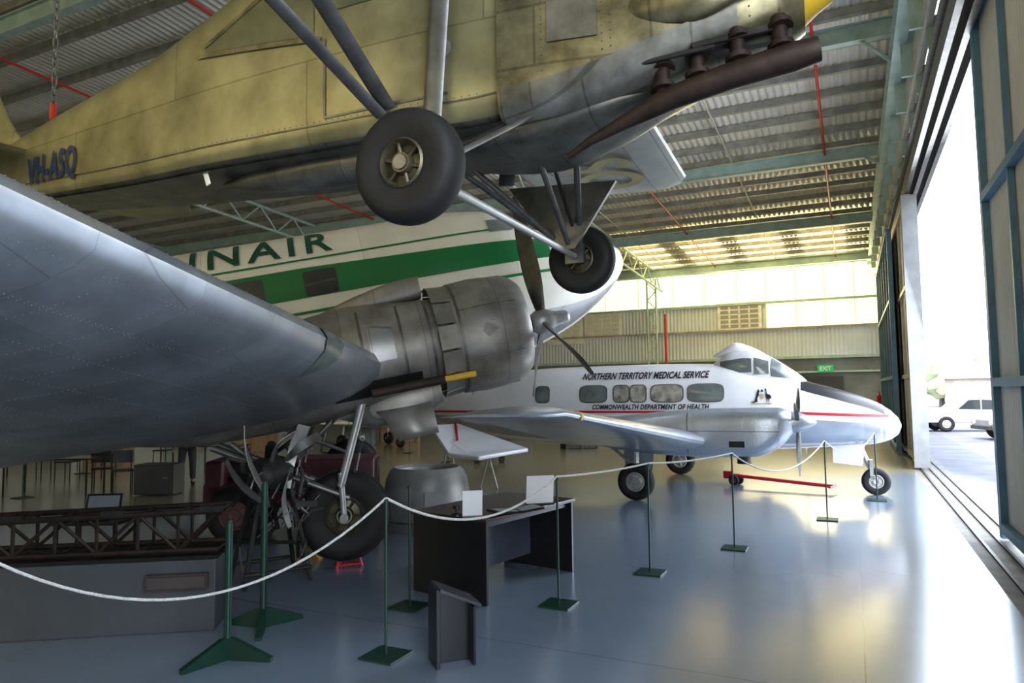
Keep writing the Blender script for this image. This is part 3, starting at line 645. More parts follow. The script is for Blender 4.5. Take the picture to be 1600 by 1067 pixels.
# ================= WHITE TWIN (air ambulance) =================
R3=root('air_ambulance',TR(C(3.1,14.95,0),A-math.radians(24)),'white and silver twin-engine air ambulance with red cheat line','aircraft')
h3=Hull([(-7.4,.06,1.85,2.05,2),(-6.3,.24,1.55,2.18,2.1),(-5,.46,1.2,2.32,2.2),(-3.6,.66,.95,2.44,2.5),(-2.2,.78,.84,2.52,2.8),(0,.82,.8,2.54,2.9),(1.4,.8,.8,2.50,2.8),(2.3,.75,.82,2.32,2.5),(3.0,.66,.86,2.10,2.4),(3.6,.56,.90,1.92,2.3),(4.05,.43,.95,1.74,2.1),(4.3,.30,1.03,1.58,2),(4.43,.17,1.13,1.44,2),(4.48,.02,1.26,1.32,2)],n=2.4)
h3.mesh('fuselage',whited,R3,N=80,st=70)
h3d=Hull([(1.05,.05,2.3,2.44,2),(1.25,.36,2.15,2.60,2.4),(1.55,.52,2.0,2.74,2.6),(1.9,.57,1.95,2.77,2.7),(2.2,.54,1.92,2.66,2.6),(2.6,.44,1.92,2.40,2.4),(2.85,.28,1.92,2.20,2.3),(2.95,.1,1.95,2.08,2)],n=2.3)
cn=h3d.mesh('cockpit_canopy',whited,R3,N=56,st=34)
h3k=Hull([(1.15,.02,2.66,2.70,2),(1.35,.12,2.64,2.82,2),(1.6,.16,2.64,2.94,1.8),(1.9,.12,2.64,2.84,2),(2.15,.02,2.66,2.70,2)],n=2); h3k.mesh('canopy_dome',whited,cn,N=24,st=12)
for sd in(-1,1):
    h3d.rect('cockpit_window',lglass,cn,1.32,1.93,2.32,lambda x:2.60-abs(x-1.8)*.12,sd,nx=8,nz=5,off=.012)
    h3d.rect('cockpit_window',lglass,cn,1.98,2.24,2.28,lambda x:2.60-(x-1.99)*.30,sd,nx=6,nz=5,off=.012)
    h3d.rect('windscreen',lglass,cn,2.28,2.74,lambda x:2.24-(x-2.26)*.15,lambda x:h3d.t(x)-.03,sd,nx=8,nz=5,off=.012)
    for x,w_ in((1.08,.33),(.33,.31),(-.25,.155),(-.60,.155),(-1.2,.28),(-2.35,.15)):
        fr=h3.disc('cabin_window',steel,R3,x,1.93,w_+.025,.185,sd,n=4,off=.008)
        h3.disc('window_pane',lglass if abs(x)>1 else curt,fr,x,1.93,w_,.16,sd,n=4,off=.014)
    h3.rect('red_cheat_line',red,R3,-6.5,4.38,lambda x:1.54-max(0,x-2.2)*.045,lambda x:1.585-max(0,x-2.2)*.042,sd,nx=80,nz=1,off=.012)
    h3.rect('silver_belly',silverd,R3,-5.5,4.2,lambda x:h3.b(x)+.05,lambda x:1.47-max(0,x-2.2)*.07,sd,nx=60,nz=6,off=.004)
    h3.rect('anti_glare_panel',black,R3,2.8,4.2,lambda x:h3.t(x)-.20+max(0,x-3.6)*.08,lambda x:h3.t(x)-.002,sd,nx=30,nz=7,off=.008)
h3.text('fuselage_lettering','NORTHERN TERRITORY MEDICAL SERVICE',black,R3,-1.45,1.15,2.22,2.36,-1,shear=.25,fat=.03,sp=1.05,off=.014)
h3.text('fuselage_lettering','COMMONWEALTH DEPARTMENT OF HEALTH',black,R3,-1.22,1.15,1.61,1.715,-1,shear=.25,fat=.03,off=.018,sp=1.05)
def crest(polys,m_,nm):
    for poly in polys:
        V=[h3.pt(2.12+a*.25,1.84+b*.25,-1,.012) for a,b in poly]; new(nm,V,[tuple(range(len(V)))],m_,R3,smooth=False)
crest([[(-.12,.25),(.12,.25),(.12,-.05),(0,-.2),(-.12,-.05)]],palegold,'crest_shield')
crest([[(-.10,.45),(0,.62),(.10,.45),(0,.36)]],navy,'crest_star')
crest([[(-.18,.42),(-.26,.62),(-.32,.5),(-.38,.36),(-.46,.0),(-.56,-.3),(-.85,-.38),(-.6,-.42),(-.32,-.36),(-.34,-.1),(-.26,.1),(-.18,.12),(-.24,.25)]],black,'crest_kangaroo')
crest([[(.18,.58),(.28,.66),(.32,.5),(.34,.25),(.58,.16),(.68,-.08),(.53,-.12),(.5,-.4),(.46,-.4),(.45,-.14),(.38,-.14),(.36,-.4),(.32,-.4),(.30,-.1),(.24,.1),(.26,.45)]],black,'crest_emu')
crest([[(-.8,-.44),(.7,-.44),(.6,-.54),(0,-.5),(-.7,-.54)]],palegold,'crest_ribbon')
for s in(-1,1):
    w=wing('wing',[(0,1.35,2.9,1.02,.15),(s*2.6,1.3,2.5,1.12,.15)]+tipst(7.9,.75,1.3,1.76,.11,s,.75),silverd,R3,cam_=.02,inc=.02)
    if s==-1:
        # narrow yellow band round the outer wing
        f=foil(.125); V=[]; t_=(7.55-2.6)/5.3
        for q in(0,1):
            yy=-(7.5+.05*q); t_=(abs(yy)-2.6)/5.3; xl=1.3-.55*t_; ch=2.5-1.2*t_; z=1.12+.64*t_
            for a_,b_ in f: V.append((xl-a_*ch+b_*.02+.008*(1 if a_<.1 else 0),yy,z+b_*ch+(.010 if b_>0 else -.010)-a_*ch*.02))
        n_=len(f); new('yellow_band',V,[(i,i+1,n_+i+1,n_+i) for i in range(n_-1)],yellow,w)
    ny=s*2.12
    hn=Hull([(-1.6,.03,1.25,1.3,2),(-1.0,.2,1.05,1.42,2.3),(0,.33,.88,1.56,2.8),(1.2,.36,.82,1.66,3.4),(2.1,.34,.84,1.68,3.2),(2.5,.28,1.02,1.68,2.6),(2.70,.17,1.25,1.60,2)],yc=ny,n=2.6); hn.mesh('engine_nacelle',silverd,R3,N=44,st=40)
    hn.rect('nacelle_louvres',dsteel,R3,1.7,1.95,1.02,1.12,-1,nx=4,nz=2,off=.01)
    hn.rect('nacelle_seam',steel,R3,.4,2.5,1.28,1.29,-1,nx=20,nz=1,off=.006); hn.rect('nacelle_seam',steel,R3,1.0,1.015,.9,1.6,-1,nx=1,nz=10,off=.006)
    pr=B().lathe([(-.02,.18),(.1,.17),(.25,.11),(.36,.03),(.37,0)],(2.70,ny,1.43),(1,0,0),24).obj('propeller',silverd,R3)
    for i in range(3):
        a=-math.pi/2+.15+i*2*math.pi/3
        blade(B(),(2.78,ny,1.43),(0,math.cos(a),math.sin(a)),(1,0,0),.92,.11,.08,.7,.4).obj('propeller_blade',steel,pr)
    B().tube((0,ny,.95),(0,ny,.35),.06).tube((0,ny,.6),(-.5,ny,1.0),.03).tube((0,ny-.16,.36),(0,ny+.1,.36),.045).obj('main_gear_leg',lsteel,R3)
    B().prism([(.3,.95),(-.3,.95),(-.25,.5),(.25,.5)],.015,(0,ny+.25,0),(1,0,0),(0,0,1)).obj('gear_door',silverd,R3,smooth=False)
    wheel(R3,(0,ny,.34),.34,.22,(0,1,0),hubl)
    B().tube((1.9,ny,.86),(1.9,ny,.72),.1,.12,n=16).obj('nacelle_outlet',dsteel,R3)
B().tube((3.75,0,.98),(4.0,0,.3),.045).box((3.95,0,.5),(.06,.2,.3)).obj('nose_gear_leg',lsteel,R3)
wheel(R3,(4.02,-.02,.25),.25,.16,(0,1,0),hubl,name='nose_wheel')
B().prism([(3.3,.92),(3.85,.95),(3.8,.55),(3.3,.6)],.015,(0,-.25,0),(1,0,0),(0,0,1)).obj('nose_gear_door',whited,R3,smooth=False)
wing('tailplane',[(-2.6,-6.9,.6,2.05,.07),(0,-6.0,1.4,2.0,.09),(2.6,-6.9,.6,2.05,.07)],silverd,R3,cam_=0)
wing('tail_fin',[(2.0,-5.2,2.2,0,.07),(3.0,-6.3,1.4,0,.06),(3.8,-6.9,.8,0,.05)],whited,R3,cam_=0,vert=2)

# ================= SMALL BACKGROUND AIRCRAFT =================
R4=root('small_aircraft',TR(C(-5.6,27,0),A-math.radians(35)),'small cream and yellow low-wing aircraft at the back of the hangar','aircraft')
crm=mat('cream_aircraft',(.62,.58,.40),.4)
h4=Hull([(-5,.05,1.3,1.5,2),(-3,.3,.95,1.55,2.2),(-1,.5,.75,1.75,2.3),(.5,.52,.7,1.7,2.3),(1.8,.42,.8,1.45,2.2),(2.3,.15,.95,1.25,2)],n=2.2); h4.mesh('fuselage',crm,R4,st=30)
h4b=Hull([(-1.4,.1,1.6,1.7,2),(-.6,.4,1.5,2.1,2.2),(.2,.4,1.5,2.05,2.2),(.9,.1,1.45,1.6,2)],n=2.2); h4b.mesh('canopy',lglass,R4,st=14)
wing('wing',[(-5,.3,1.0,1.15,.08),(-4.6,.6,1.2,1.12,.1),(0,.9,1.9,.85,.14),(4.6,.6,1.2,1.12,.1),(5,.3,1.0,1.15,.08)],crm,R4)
wing('tail_fin',[(1.3,-4.0,1.1,0,.07),(2.3,-4.6,.6,0,.05)],yellow,R4,cam_=0,vert=2)
wing('tailplane',[(-1.5,-4.4,.5,1.4,.07),(0,-4.0,.9,1.4,.08),(1.5,-4.4,.5,1.4,.07)],crm,R4,cam_=0)
for s in(-1,1): wheel(R4,(0,s*1.2,.25),.25,.14,(0,1,0)); B().tube((0,s*1.2,.25),(0,s*1.1,.95),.05).obj('gear_leg',lsteel,R4)
wheel(R4,(1.8,0,.2),.2,.12,(0,1,0),name='nose_wheel'); B().tube((1.8,0,.2),(1.7,0,.9),.04).obj('gear_leg',lsteel,R4)
pts=[P(672,664,16.0),P(716,661,16.4),P(826,700,15.0),P(748,713,14.4),P(700,709,14.8)]
cc=sum(pts,Vector())/5; wpn=root('wing_panel',Matrix.Translation((cc.x,cc.y,0)),'white detached aircraft tail surface with red stripe on low supports','wing section')
V=[p-Vector((cc.x,cc.y,0)) for p in pts]; V2=[v-Vector((0,0,.09)) for v in V]
bev(new('panel',V+V2,[(0,1,2,3,4),(9,8,7,6,5)]+[(i,(i+1)%5,5+(i+1)%5,5+i) for i in range(5)],whited,wpn,smooth=False),.03,3)
a_=V[0].lerp(V[1],.9)+Vector((0,0,.02)); b_=V[4].lerp(V[3],.35)+Vector((0,0,.02)); B().flat(a_,a_.lerp(b_,.6),.05,.02,(1,0,0)).obj('red_stripe',red,wpn)
for v in(V[0].lerp(V[2],.2),V[2].lerp(V[4],.5)): B().flat((v.x-.2,v.y,0),(v.x,v.y,v.z-.09),.04,.04).flat((v.x+.2,v.y,0),(v.x,v.y,v.z-.09),.04,.04).obj('support',lsteel,wpn)

# ================= BARRIER POSTS + ROPES =================
def post(p,h,label,big=False,rz=0):
    if big:
        o=B().tube((0,0,.12),(0,0,h),.028,n=16).obj('rope_post',postg,label=label,cat='barrier post',grp='rope barrier posts',loc=p)
        b=B()
        for a in(0,2.1,4.2):
            e=Vector((math.cos(a+rz),math.sin(a+rz),0)); b.prism([(0,.0),(.36,.0),(.36,.03),(.05,.16),(0,.16)],.05,(0,0,0),e,(0,0,1))
        b.obj('base',postg,o,smooth=False)
    else:
        o=B().tube((0,0,.012),(0,0,h),.011,n=10).obj('rope_post',postg,label=label,cat='barrier post',grp='rope barrier posts',loc=p)
        bev(B().box((0,0,.008),(.30,.30,.016)).obj('base_plate',postg,o,smooth=False),.004); 
    B().lathe([(0,.02),(.02,.02),(.03,.0)],(0,0,h),(0,0,1),12).obj('cap',postg,o)
    return o
PT={}
for k_,(x,y,h,lab) in dict(a=(603,1025,1.16,'thin green steel rope post on square base plate'),b=(873,945,1.16,'thin green rope post beside the black desk'),c=(1016,895,1.16,'thin green rope post on square base plate'),d=(1148,857,1.16,'thin green rope post on square base plate'),e=(1293,812,1.16,'thin green rope post near the white aircraft'),f=(1371,782,1.16,'thin green rope post by the aircraft nose'),g=(640,948,1.1,'thin green rope post behind the desk corner')).items():
    p=G(x,y); p.z=0; post(p,h,lab); PT[k_]=p+Vector((0,0,h+.03))
p=G(355,1030);p.z=0; post(p,1.02,'sturdy dark green post on splayed feet',True,.3)
p=G(411,980);p.z=0; post(p,1.22,'sturdy dark green post on splayed feet',True,1.2)
fars=[]
for x,y in((480,716),(545,712),(640,708),(700,722),(35,778),(130,740)):
    p=G(x,y);p.z=0; post(p,1.16,'thin green rope post at the back of the display'); fars.append(p+Vector((0,0,1.19)))
def rope(p,q,sag,r=.011,lab='white braided barrier rope strung between posts'):
    pts=[Vector(p).lerp(Vector(q),i/24)-Vector((0,0,sag*4*(i/24)*(1-i/24))) for i in range(25)]
    B().sweep(pts,r,8).obj('barrier_rope',ropem,label=lab,cat='rope',grp='barrier ropes')
lf=P(-120,815,4.2)
rope(PT['a'],lf,.60,.010); rope(PT['a'],PT['b'],.27); rope(PT['b'],PT['c'],.02); rope(PT['c'],PT['d'],.03); rope(PT['d'],PT['e'],.33); rope(PT['e'],PT['f'],.25)
rope(fars[0],fars[1],.15);rope(fars[1],fars[2],.2);rope(fars[2],fars[3],.2)
post(C(lf.x*cA+lf.y*sA,-lf.x*sA+lf.y*cA,0),lf.z-.03,'thin green steel rope post on square base plate')

# ================= DESK + things =================
p0=G(760,948);p1=G(897,893);ang=math.atan2(p1.y-p0.y,p1.x-p0.x); Ld=(p1-p0).length
ex_=Vector((math.cos(ang),math.sin(ang),0)); ey_=Vector((-math.sin(ang),math.cos(ang),0)); Wd=.95
ctr=p0+ex_*Ld/2+ey_*Wd/2; ctr.z=0; dk=root('desk',TR(ctr,ang),'black desk with dark wood top and open kneehole','desk')
bev(B().box((0,0,.785),(Ld+.04,Wd+.04,.035)).obj('desk_top',wood,dk,smooth=False),.006)
for s in(-1,1): bev(B().box((s*(Ld/2-.02),0,.385),(.035,Wd,.765)).obj('side_panel',blk2,dk,smooth=False),.004)
B().box((0,.1,.45),(Ld-.08,.025,.62)).obj('modesty_panel',mat('grey_panel',(.07,.08,.11),.4),dk,smooth=False)
B().box((0,-Wd/2+.06,.74),(Ld-.08,.03,.055)).obj('front_rail',blk2,dk,smooth=False)
def easel(p,rz,w,h,lab,tilt=.3):
    r=root('display_sheet',TR(p,rz),lab,'sign')
    Rm=Matrix.Rotation(tilt,3,'X')
    B().box(Rm@Vector((0,0,h/2))+Vector((0,0,.01)),(w,.012,h),Rm).obj('sheet',paper,r,smooth=False)
    B().flat((0,.02,h*.8),(0,h*.45+.02,.0),.05,.01,(1,0,0)).box((0,-.02,.008),(w,.06,.016)).obj('stand',black,r,smooth=False)
tz=.803
def ondesk(px,py): p=G(px,py,tz); p.z=tz; return p
easel(ondesk(738,808),A+.15,.19,.25,'small white display sheet standing on the desk',.15)
easel(ondesk(843,788),A+.25,.30,.30,'white information card propped on the desk',.15)
fl=ondesk(806,800); r=root('open_folder',TR(fl,A+.5),'open dark folder with pages lying on the desk','folder')
B().box((-.14,0,.02),(.27,.2,.02),Matrix.Rotation(.08,3,'Y')).box((.14,0,.02),(.27,.2,.02),Matrix.Rotation(-.08,3,'Y')).obj('cover',black,r,smooth=False)
B().box((-.13,0,.034),(.23,.17,.006),Matrix.Rotation(.08,3,'Y')).box((.13,0,.034),(.23,.17,.006),Matrix.Rotation(-.08,3,'Y')).obj('pages',mat('pages',(.35,.33,.30),.6),r,smooth=False)
q=ondesk(714,806); r=root('desk_lamp',TR(q,0),'small black lamp base on the desk','lamp')
B().lathe([(0,.0),(0,.06),(.02,.06),(.03,.015),(.06,.015),(.07,.04),(.1,.04),(.1,0)],(0,0,0),(0,0,1),20).obj('base',black,r)
q0=G(668,1036);q2=G(742,1030)
r=root('sign_stand',TR(Vector(((q0.x+q2.x)/2,(q0.y+q2.y)/2,0)),A+.35),'small black angled sign stand on the floor','sign stand')
bev(B().box((-.13,.0,.28),(.03,.26,.56)).obj('back_panel',blk2,r,smooth=False),.003)
bev(B().prism([(-.12,0),(.12,0),(.12,.44),(-.12,.55)],.02,(.02,-.0,0),(1,0,0),(0,0,1)).box((.14,-.02,.21),(.02,.24,.42)).obj('side_panel',blk2,r,smooth=False),.003)
B().box((.03,-.02,.50),(.34,.30,.02),Matrix.Rotation(.42,3,'Y')).obj('sloping_top',mat('sign_face',(.05,.05,.055),.3),r,smooth=False)

# ================= ENGINE COWL ON FLOOR =================
q=G(666,822);q.z=0; q+=C(0,.1,0)
r=root('engine_cowl_ring',TR(q,0),'loose grey metal engine cowling standing on the floor','aircraft part')
B().lathe([(0.0,.66),(.1,.67),(.5,.65),(.72,.61),(.84,.55),(.88,.49),(.84,.43),(.75,.41),(.5,.5),(.0,.6)],(0,0,0),(0,0,1),48,closed=True).obj('cowl_skin',mat('loose_cowl_metal',(.34,.34,.32),.45,.3,.2,3,.1,6),r)
B().lathe([(.12,.678),(.15,.678),(.15,.66),(.12,.66)],(0,0,0),(0,0,1),48,closed=True).obj('band',steel,r)
B().box((.45,-.5,.4),(.3,.03,.35),Matrix.Rotation(.83,3,'Z')).obj('latch_panel',lsteel,r)

# ================= TOW TRACTOR =================
r=root('tow_tractor',TR(C(-3.1,10.3,0),A+.12),'maroon aircraft tow tractor beside the landing gear','tractor')
bev(B().box((.55,0,.82),(1.1,.85,.55)).box((-.55,0,.62),(1.3,.95,.35)).box((-1.05,0,.85),(.25,.95,.5)).obj('body',maroon,r,smooth=False),.04,3)
B().box((1.11,0,.85),(.03,.6,.4)).obj('grille',dsteel,r)
B().box((-.6,0,.85),(.45,.5,.1)).box((-.8,0,1.05),(.08,.5,.35)).obj('seat',black,r)
B().tube((.0,0,1.0),(-.2,0,1.25),.02).lathe([(-.01,.16),(.01,.18),(.03,.16),(.01,.14)],(-.2,0,1.25),(-.6,0,.75),24,closed=True).obj('steering_wheel',black,r)
for x in(-.75,.75):
    for s in(-1,1): wheel(r,(x,s*.52,.38),.38,.22,(0,1,0),mat('red_hub',(.25,.12,.11),.5))
q=G(543,884);q.z=0; r=root('jack_stand',TR(q,0),'red tripod jack stand under the main wheel','jack')
b=B()
for i in range(3):
    a=i*2.094+.4; b.flat((.17*math.cos(a),.17*math.sin(a),.0),(.03*math.cos(a),.03*math.sin(a),.42),.04,.025).flat((.17*math.cos(a),.17*math.sin(a),.03),(.17*math.cos(a+2.094),.17*math.sin(a+2.094),.03),.02,.01)
b.obj('legs',red,r); B().tube((0,0,.25),(0,0,.52),.03).tube((0,0,.50),(0,0,.53),.05).obj('screw',red,r)
q=G(484,872);q.z=0; r=root('wheel_chock',TR(q,A),'worn yellow chock beside the main wheel','chock')
B().prism([(-.16,0),(.16,0),(.05,.16),(-.05,.16)],.3,(0,0,0),(1,0,0),(0,0,1)).obj('wedge',mat('worn_yellow',(.35,.22,.04),.6,0,.4,9),r,smooth=False)
B().tube((0,-.16,.08),(0,-.22,.08),.05).obj('handle',black,r)

# ================= UNDERCARRIAGE TANGLE, BUILT FROM MADE-UP ENGINE PARTS =================
r=root('gear_tangle',TR(C(-2.62,7.75,0),A+.6),'tangle of folded undercarriage struts with bent plates on stand','engine')
CZ=1.15; msteel=mat('weathered_steel',(.14,.14,.13),.45,.7,.3,8)
B().lathe([(-.3,.10),(-.22,.17),(.12,.18),(.25,.10),(.36,.05)],(0,0,CZ),(.3,-.95,.1),20).obj('crankcase',msteel,r)
axv=Vector((.3,-.95,.1)).normalized();u=axv.orthogonal().normalized();w=axv.cross(u)
for i in range(5):
    a=2*math.pi*i/5+.2; e=u*math.cos(a)+w*math.sin(a); prof=[(.12,.05)]
    for q_ in range(5): prof+=[(.15+q_*.035,.07),(.165+q_*.035,.05)]
    B().lathe(prof+[(.33,.04),(.35,0)],(0,0,CZ),e,12).obj('cylinder',dsteel,r)
def slat(p,q,w0,tw,m_):
    p=Vector(p);q=Vector(q);d=(q-p).normalized();s1=d.orthogonal().normalized();s2=d.cross(s1);V=[]
    for i in range(6):
        t=i/5;a=tw*t; c=p.lerp(q,t)+s2*math.sin(t*3.1)*.06; hw=w0*(.5+.5*math.sin(min(1,t*1.8)*1.57))
        e=s1*math.cos(a)+s2*math.sin(a); f=d.cross(e)
        for q_,k2 in((-1,0),(1,0),(1,1),(-1,1)): V.append(c+e*hw*q_+f*.010*k2)
    new('bent_plate',V,[(0,1,2,3),(20,21,22,23)]+[(j*4+i2,j*4+(i2+1)%4,(j+1)*4+(i2+1)%4,(j+1)*4+i2) for j in range(5) for i2 in range(4)],m_,r)
for (p_,q_,w0,tw,m_) in(((-.15,-.2,1.0),(-.38,-.25,1.72),.07,.8,lsteel),((.1,-.25,1.0),(.28,-.2,1.66),.07,-.7,lsteel),((.05,-.3,1.3),(.40,-.35,1.55),.05,.6,msteel),((-.2,-.3,.9),(-.55,-.3,1.35),.06,.5,steel),((.1,-.3,.6),(.05,-.4,1.15),.07,.4,lsteel),((-.1,-.3,1.3),(.15,-.3,1.62),.06,1.0,steel),((.2,-.2,.4),(.45,-.2,.9),.05,.7,msteel)):
    slat(p_,q_,w0,tw,m_)
b=B()
for sx in(-.35,.35):
    for sy in(-.25,.35): b.tube((sx,sy,0),(sx*.4,sy*.4,1.1),.025)
b.tube((-.35,-.25,.15),(.35,-.25,.15),.02).tube((-.35,.35,.15),(.35,.35,.15),.02).tube((-.3,.3,.4),(.3,-.2,.4),.02)
b.obj('stand',dsteel,r)
for i in range(42):
    a0=Vector((random.uniform(-.35,.35),random.uniform(-.35,.3),random.uniform(.35,1.45))); b2=a0+Vector((random.uniform(-.22,.22),random.uniform(-.2,.2),random.uniform(-.3,.3)))
    B().sweep([a0,(a0+b2)/2+Vector((random.uniform(-.08,.08),0,.05)),b2],random.choice((.010,.014,.022)),8).obj('tangle_pipe',random.choice((msteel,dsteel,dsteel,steel)),r)

# ================= PLINTH + TUBULAR FRAME =================
pa=G(-60,1008);pb=G(335,985);pa.z=pb.z=0; ang2=math.atan2(pb.y-pa.y,pb.x-pa.x);L2=(pb-pa).length
nrm=Vector((-math.sin(ang2),math.cos(ang2),0))
r=root('display_plinth',TR((pa+pb)/2+nrm*.25,ang2),'long low grey display plinth','plinth')
bev(B().box((0,0,.30),(L2,.5,.60)).obj('body',greyp,r,smooth=False),.008)
B().box((0,0,.62),(L2+.03,.53,.03)).obj('top',blk2,r,smooth=False)
pq=root('name_plaque',TR((pb-(pb-pa)/L2*.30)+Vector((0,0,.36)),ang2),'brown information plaque fixed to the grey plinth','plaque')
B().box((0,-.03,.07),(.5,.05,.13)).obj('board',brownp,pq,smooth=False)
B().box((0,-.06,.07),(.46,.012,.09)).obj('face',mat('plaque_face',(.09,.075,.07),.4),pq,smooth=False)
r=root('airframe_section',TR((pa+pb)/2+nrm*.25+Vector((0,0,.64)),ang2),'rusty welded tubular airframe section on the plinth','aircraft part')
b=B(); La=L2/2
zt=lambda x:.34+.02*x; zb=lambda x:.03
for y_ in(-.2,.2):
    for zf in(zt,zb): b.sweep([(x,y_,zf(x)) for x in [(-La)+i*(2*La)/6 for i in range(7)]],.026,8)
    for i in range(6):
        x0_=-La+i*(2*La)/6; x1_=x0_+2*La/6
        b.tube((x0_,y_,zb(x0_)),(x1_,y_,zt(x1_)),.016,n=6) if i%2 else b.tube((x0_,y_,zt(x0_)),(x1_,y_,zb(x1_)),.016,n=6)
        b.tube((x0_,y_,zb(x0_)),(x0_,y_,zt(x0_)),.016,n=6)
for i in range(7):
    x0_=-La+i*(2*La)/6
    for zf in(zt,zb): b.tube((x0_,-.2,zf(x0_)),(x0_,.2,zf(x0_)),.012,n=6)
b.obj('tube_frame',rust,r)
for i in range(4):
    x0_=-La+.3+i*.8; B().box((x0_,-.2,.36+.02*x0_),(.18,.05,.05)).obj('bracket',dsteel,r)
q=P(152,808,7.6); tb=root('side_table',TR(Vector((q.x,q.y,0)),A),'small dark table behind the airframe section','table')
B().box((0,0,q.z-.03),(.7,.5,.03)).obj('table_top',blk2,tb,smooth=False)
for sx in(-.3,.3):
    for sy in(-.2,.2): B().tube((sx,sy,0),(sx,sy,q.z-.04),.018).obj('leg',dsteel,tb)
lt=root('laptop',TR(Vector((q.x,q.y,q.z-.012)),A+.1),'open black laptop with dim screen on the small table','laptop')
B().box((0,-.02,.01),(.36,.25,.02)).obj('keyboard_base',black,lt,smooth=False)
Rm=Matrix.Rotation(-.3,3,'X'); B().box(Vector((0,.14,.125)),(.36,.012,.23),Rm).obj('lid',black,lt,smooth=False)
B().box(Vector((0,.132,.125)),(.32,.006,.19),Rm).obj('screen',mat('screen',(.10,.12,.13),.2,emit=(.3,.35,.4),estr=.12),lt,smooth=False)

# ================= TABLES, CHAIRS, CABINET, PERSON =================
def table(p,rz,L_,W_,lab):
    r=root('table',TR(p,rz),lab,'table','display tables')
    B().box((0,0,.74),(L_,W_,.03)).obj('table_top',wood,r,smooth=False)
    for sx in(-1,1):
        for sy in(-1,1): B().tube((sx*(L_/2-.06),sy*(W_/2-.06),0),(sx*(L_/2-.06),sy*(W_/2-.06),.73),.02).obj('leg',dsteel,r)
def chair(p,rz):
    r=root('chair',TR(p,rz),'dark stacking chair by the tables','chair','chairs at the tables')
    bev(B().box((0,0,.45),(.42,.42,.04)).obj('seat',black,r,smooth=False),.012)
    B().box((-.2,0,.72),(.03,.42,.26)).obj('backrest',black,r,smooth=False)
    for sx in(-.18,.18):
        for sy in(-.18,.18): B().tube((sx*1.1,sy,0),(sx,sy,.44 if sx>0 else .8),.013,n=8).obj('leg',dsteel,r)
for x,y,L_,rz in((85,772,1.8,.0),(215,742,1.6,.0),(-20,742,1.6,.0),(345,742,1.2,.0)):
    q=G(x,y);q.z=0; table(q,A+rz,L_,.75,'folding table with dark top among the displays')
for x,y,rz in((105,750,1.57),(160,764,2.),(190,768,-1.),(60,748,1.6),(135,730,.4),(255,728,3.)):
    q=G(x,y);q.z=0; chair(q,A+rz)
q=G(241,774);q.z=0; r=root('cabinet',TR(q,A),'low dark grey display cabinet','cabinet')
bev(B().box((0,.2,.32),(.8,.5,.6)).obj('body',greyp,r,smooth=False),.01); B().box((0,-.06,.32),(.74,.02,.54)).obj('door',mat('cab_door',(.10,.11,.12),.4),r,smooth=False); B().tube((.2,-.08,.35),(.3,-.08,.35),.01).obj('handle',lsteel,r)
q=G(765,722);q.z=0; r=root('tool_trolley',TR(q,A),'low dark trolley on castors','trolley')
B().box((0,0,.22),(.9,.5,.06)).box((0,0,.34),(.5,.35,.18)).obj('deck',dsteel,r,smooth=False)
for sx in(-.35,.35):
    for sy in(-.2,.2): wheel(r,(sx,sy,.09),.09,.05,(0,1,0),name='castor')
wm=mat('crate_wood',(.3,.2,.11),.7)
for x,y,w_,h_,m_ in((625,690,1.6,.9,wm),(730,682,1.4,1.2,dsteel),(170,708,1.5,1.2,wm),(60,705,2.0,1.3,darkw),(400,706,1.3,.8,wm),(905,700,1.2,.5,dsteel),(290,700,1.4,1.4,beam),(800,686,1.6,1.3,greyp),(560,694,1.3,.7,darkw)):
    q=G(x,y);q.z=0; r=root('storage_crate',TR(q,A+random.uniform(-.2,.2)),'storage crate with battens at the rear of the hangar','crate','stored crates')
    bev(B().box((0,0,h_/2),(w_,.7,h_)).obj('body',m_,r,smooth=False),.02)
    bb=B()
    for sx in(-.45,0,.45): bb.box((sx*w_,-.37,h_/2),(.08,.03,h_))
    bb.box((0,-.39,h_*.85),(w_,.02,.08)); bb.obj('battens',m_,r,smooth=False)
def skinm(name,J,E,Rr,m,par,sub=2,rootv=0):
    me=bpy.data.meshes.new(name); me.from_pydata(J,E,[]); o=bpy.data.objects.new(name,me); COL.objects.link(o); o.parent=par
    sk=o.modifiers.new('skin','SKIN'); sk.use_smooth_shade=True; sv=me.skin_vertices[0].data
    for i,rr in enumerate(Rr): sv[i].radius=(rr,rr) if not isinstance(rr,tuple) else rr
    for i in range(len(J)): sv[i].use_root=(i==rootv)
    sb=o.modifiers.new('sub','SUBSURF'); sb.levels=sub; sb.render_levels=sub; me.materials.append(m); return o
q=G(292,757);q.z=0; pr=root('person',TR(q,A+.5),'standing person in a blue shirt and dark trousers','person')
J=[(0,0,.95),(0,0,1.15),(0,.02,1.38),(0,.01,1.5),(0,-.01,1.56),(0,-.02,1.66),
 (.17,0,1.40),(.24,-.02,1.15),(.23,-.16,.93),(.22,-.2,.86),(-.17,0,1.40),(-.25,.0,1.14),(-.26,-.05,.9),(-.26,-.07,.82),
 (.09,0,.9),(.11,-.03,.5),(.12,.0,.08),(.12,-.15,.04),(-.09,0,.9),(-.12,.04,.5),(-.13,.12,.08),(-.13,-.02,.04)]
E=[(0,1),(1,2),(2,3),(3,4),(4,5),(2,6),(6,7),(7,8),(8,9),(2,10),(10,11),(11,12),(12,13),(0,14),(14,15),(15,16),(16,17),(0,18),(18,19),(19,20),(20,21)]
Rr=[.12,.11,.13,.055,.06,.095,.06,.045,.032,.035,.06,.045,.032,.035,.085,.06,.04,.04,.085,.06,.04,.04]
skinm('body',J,E,Rr,skin,pr)
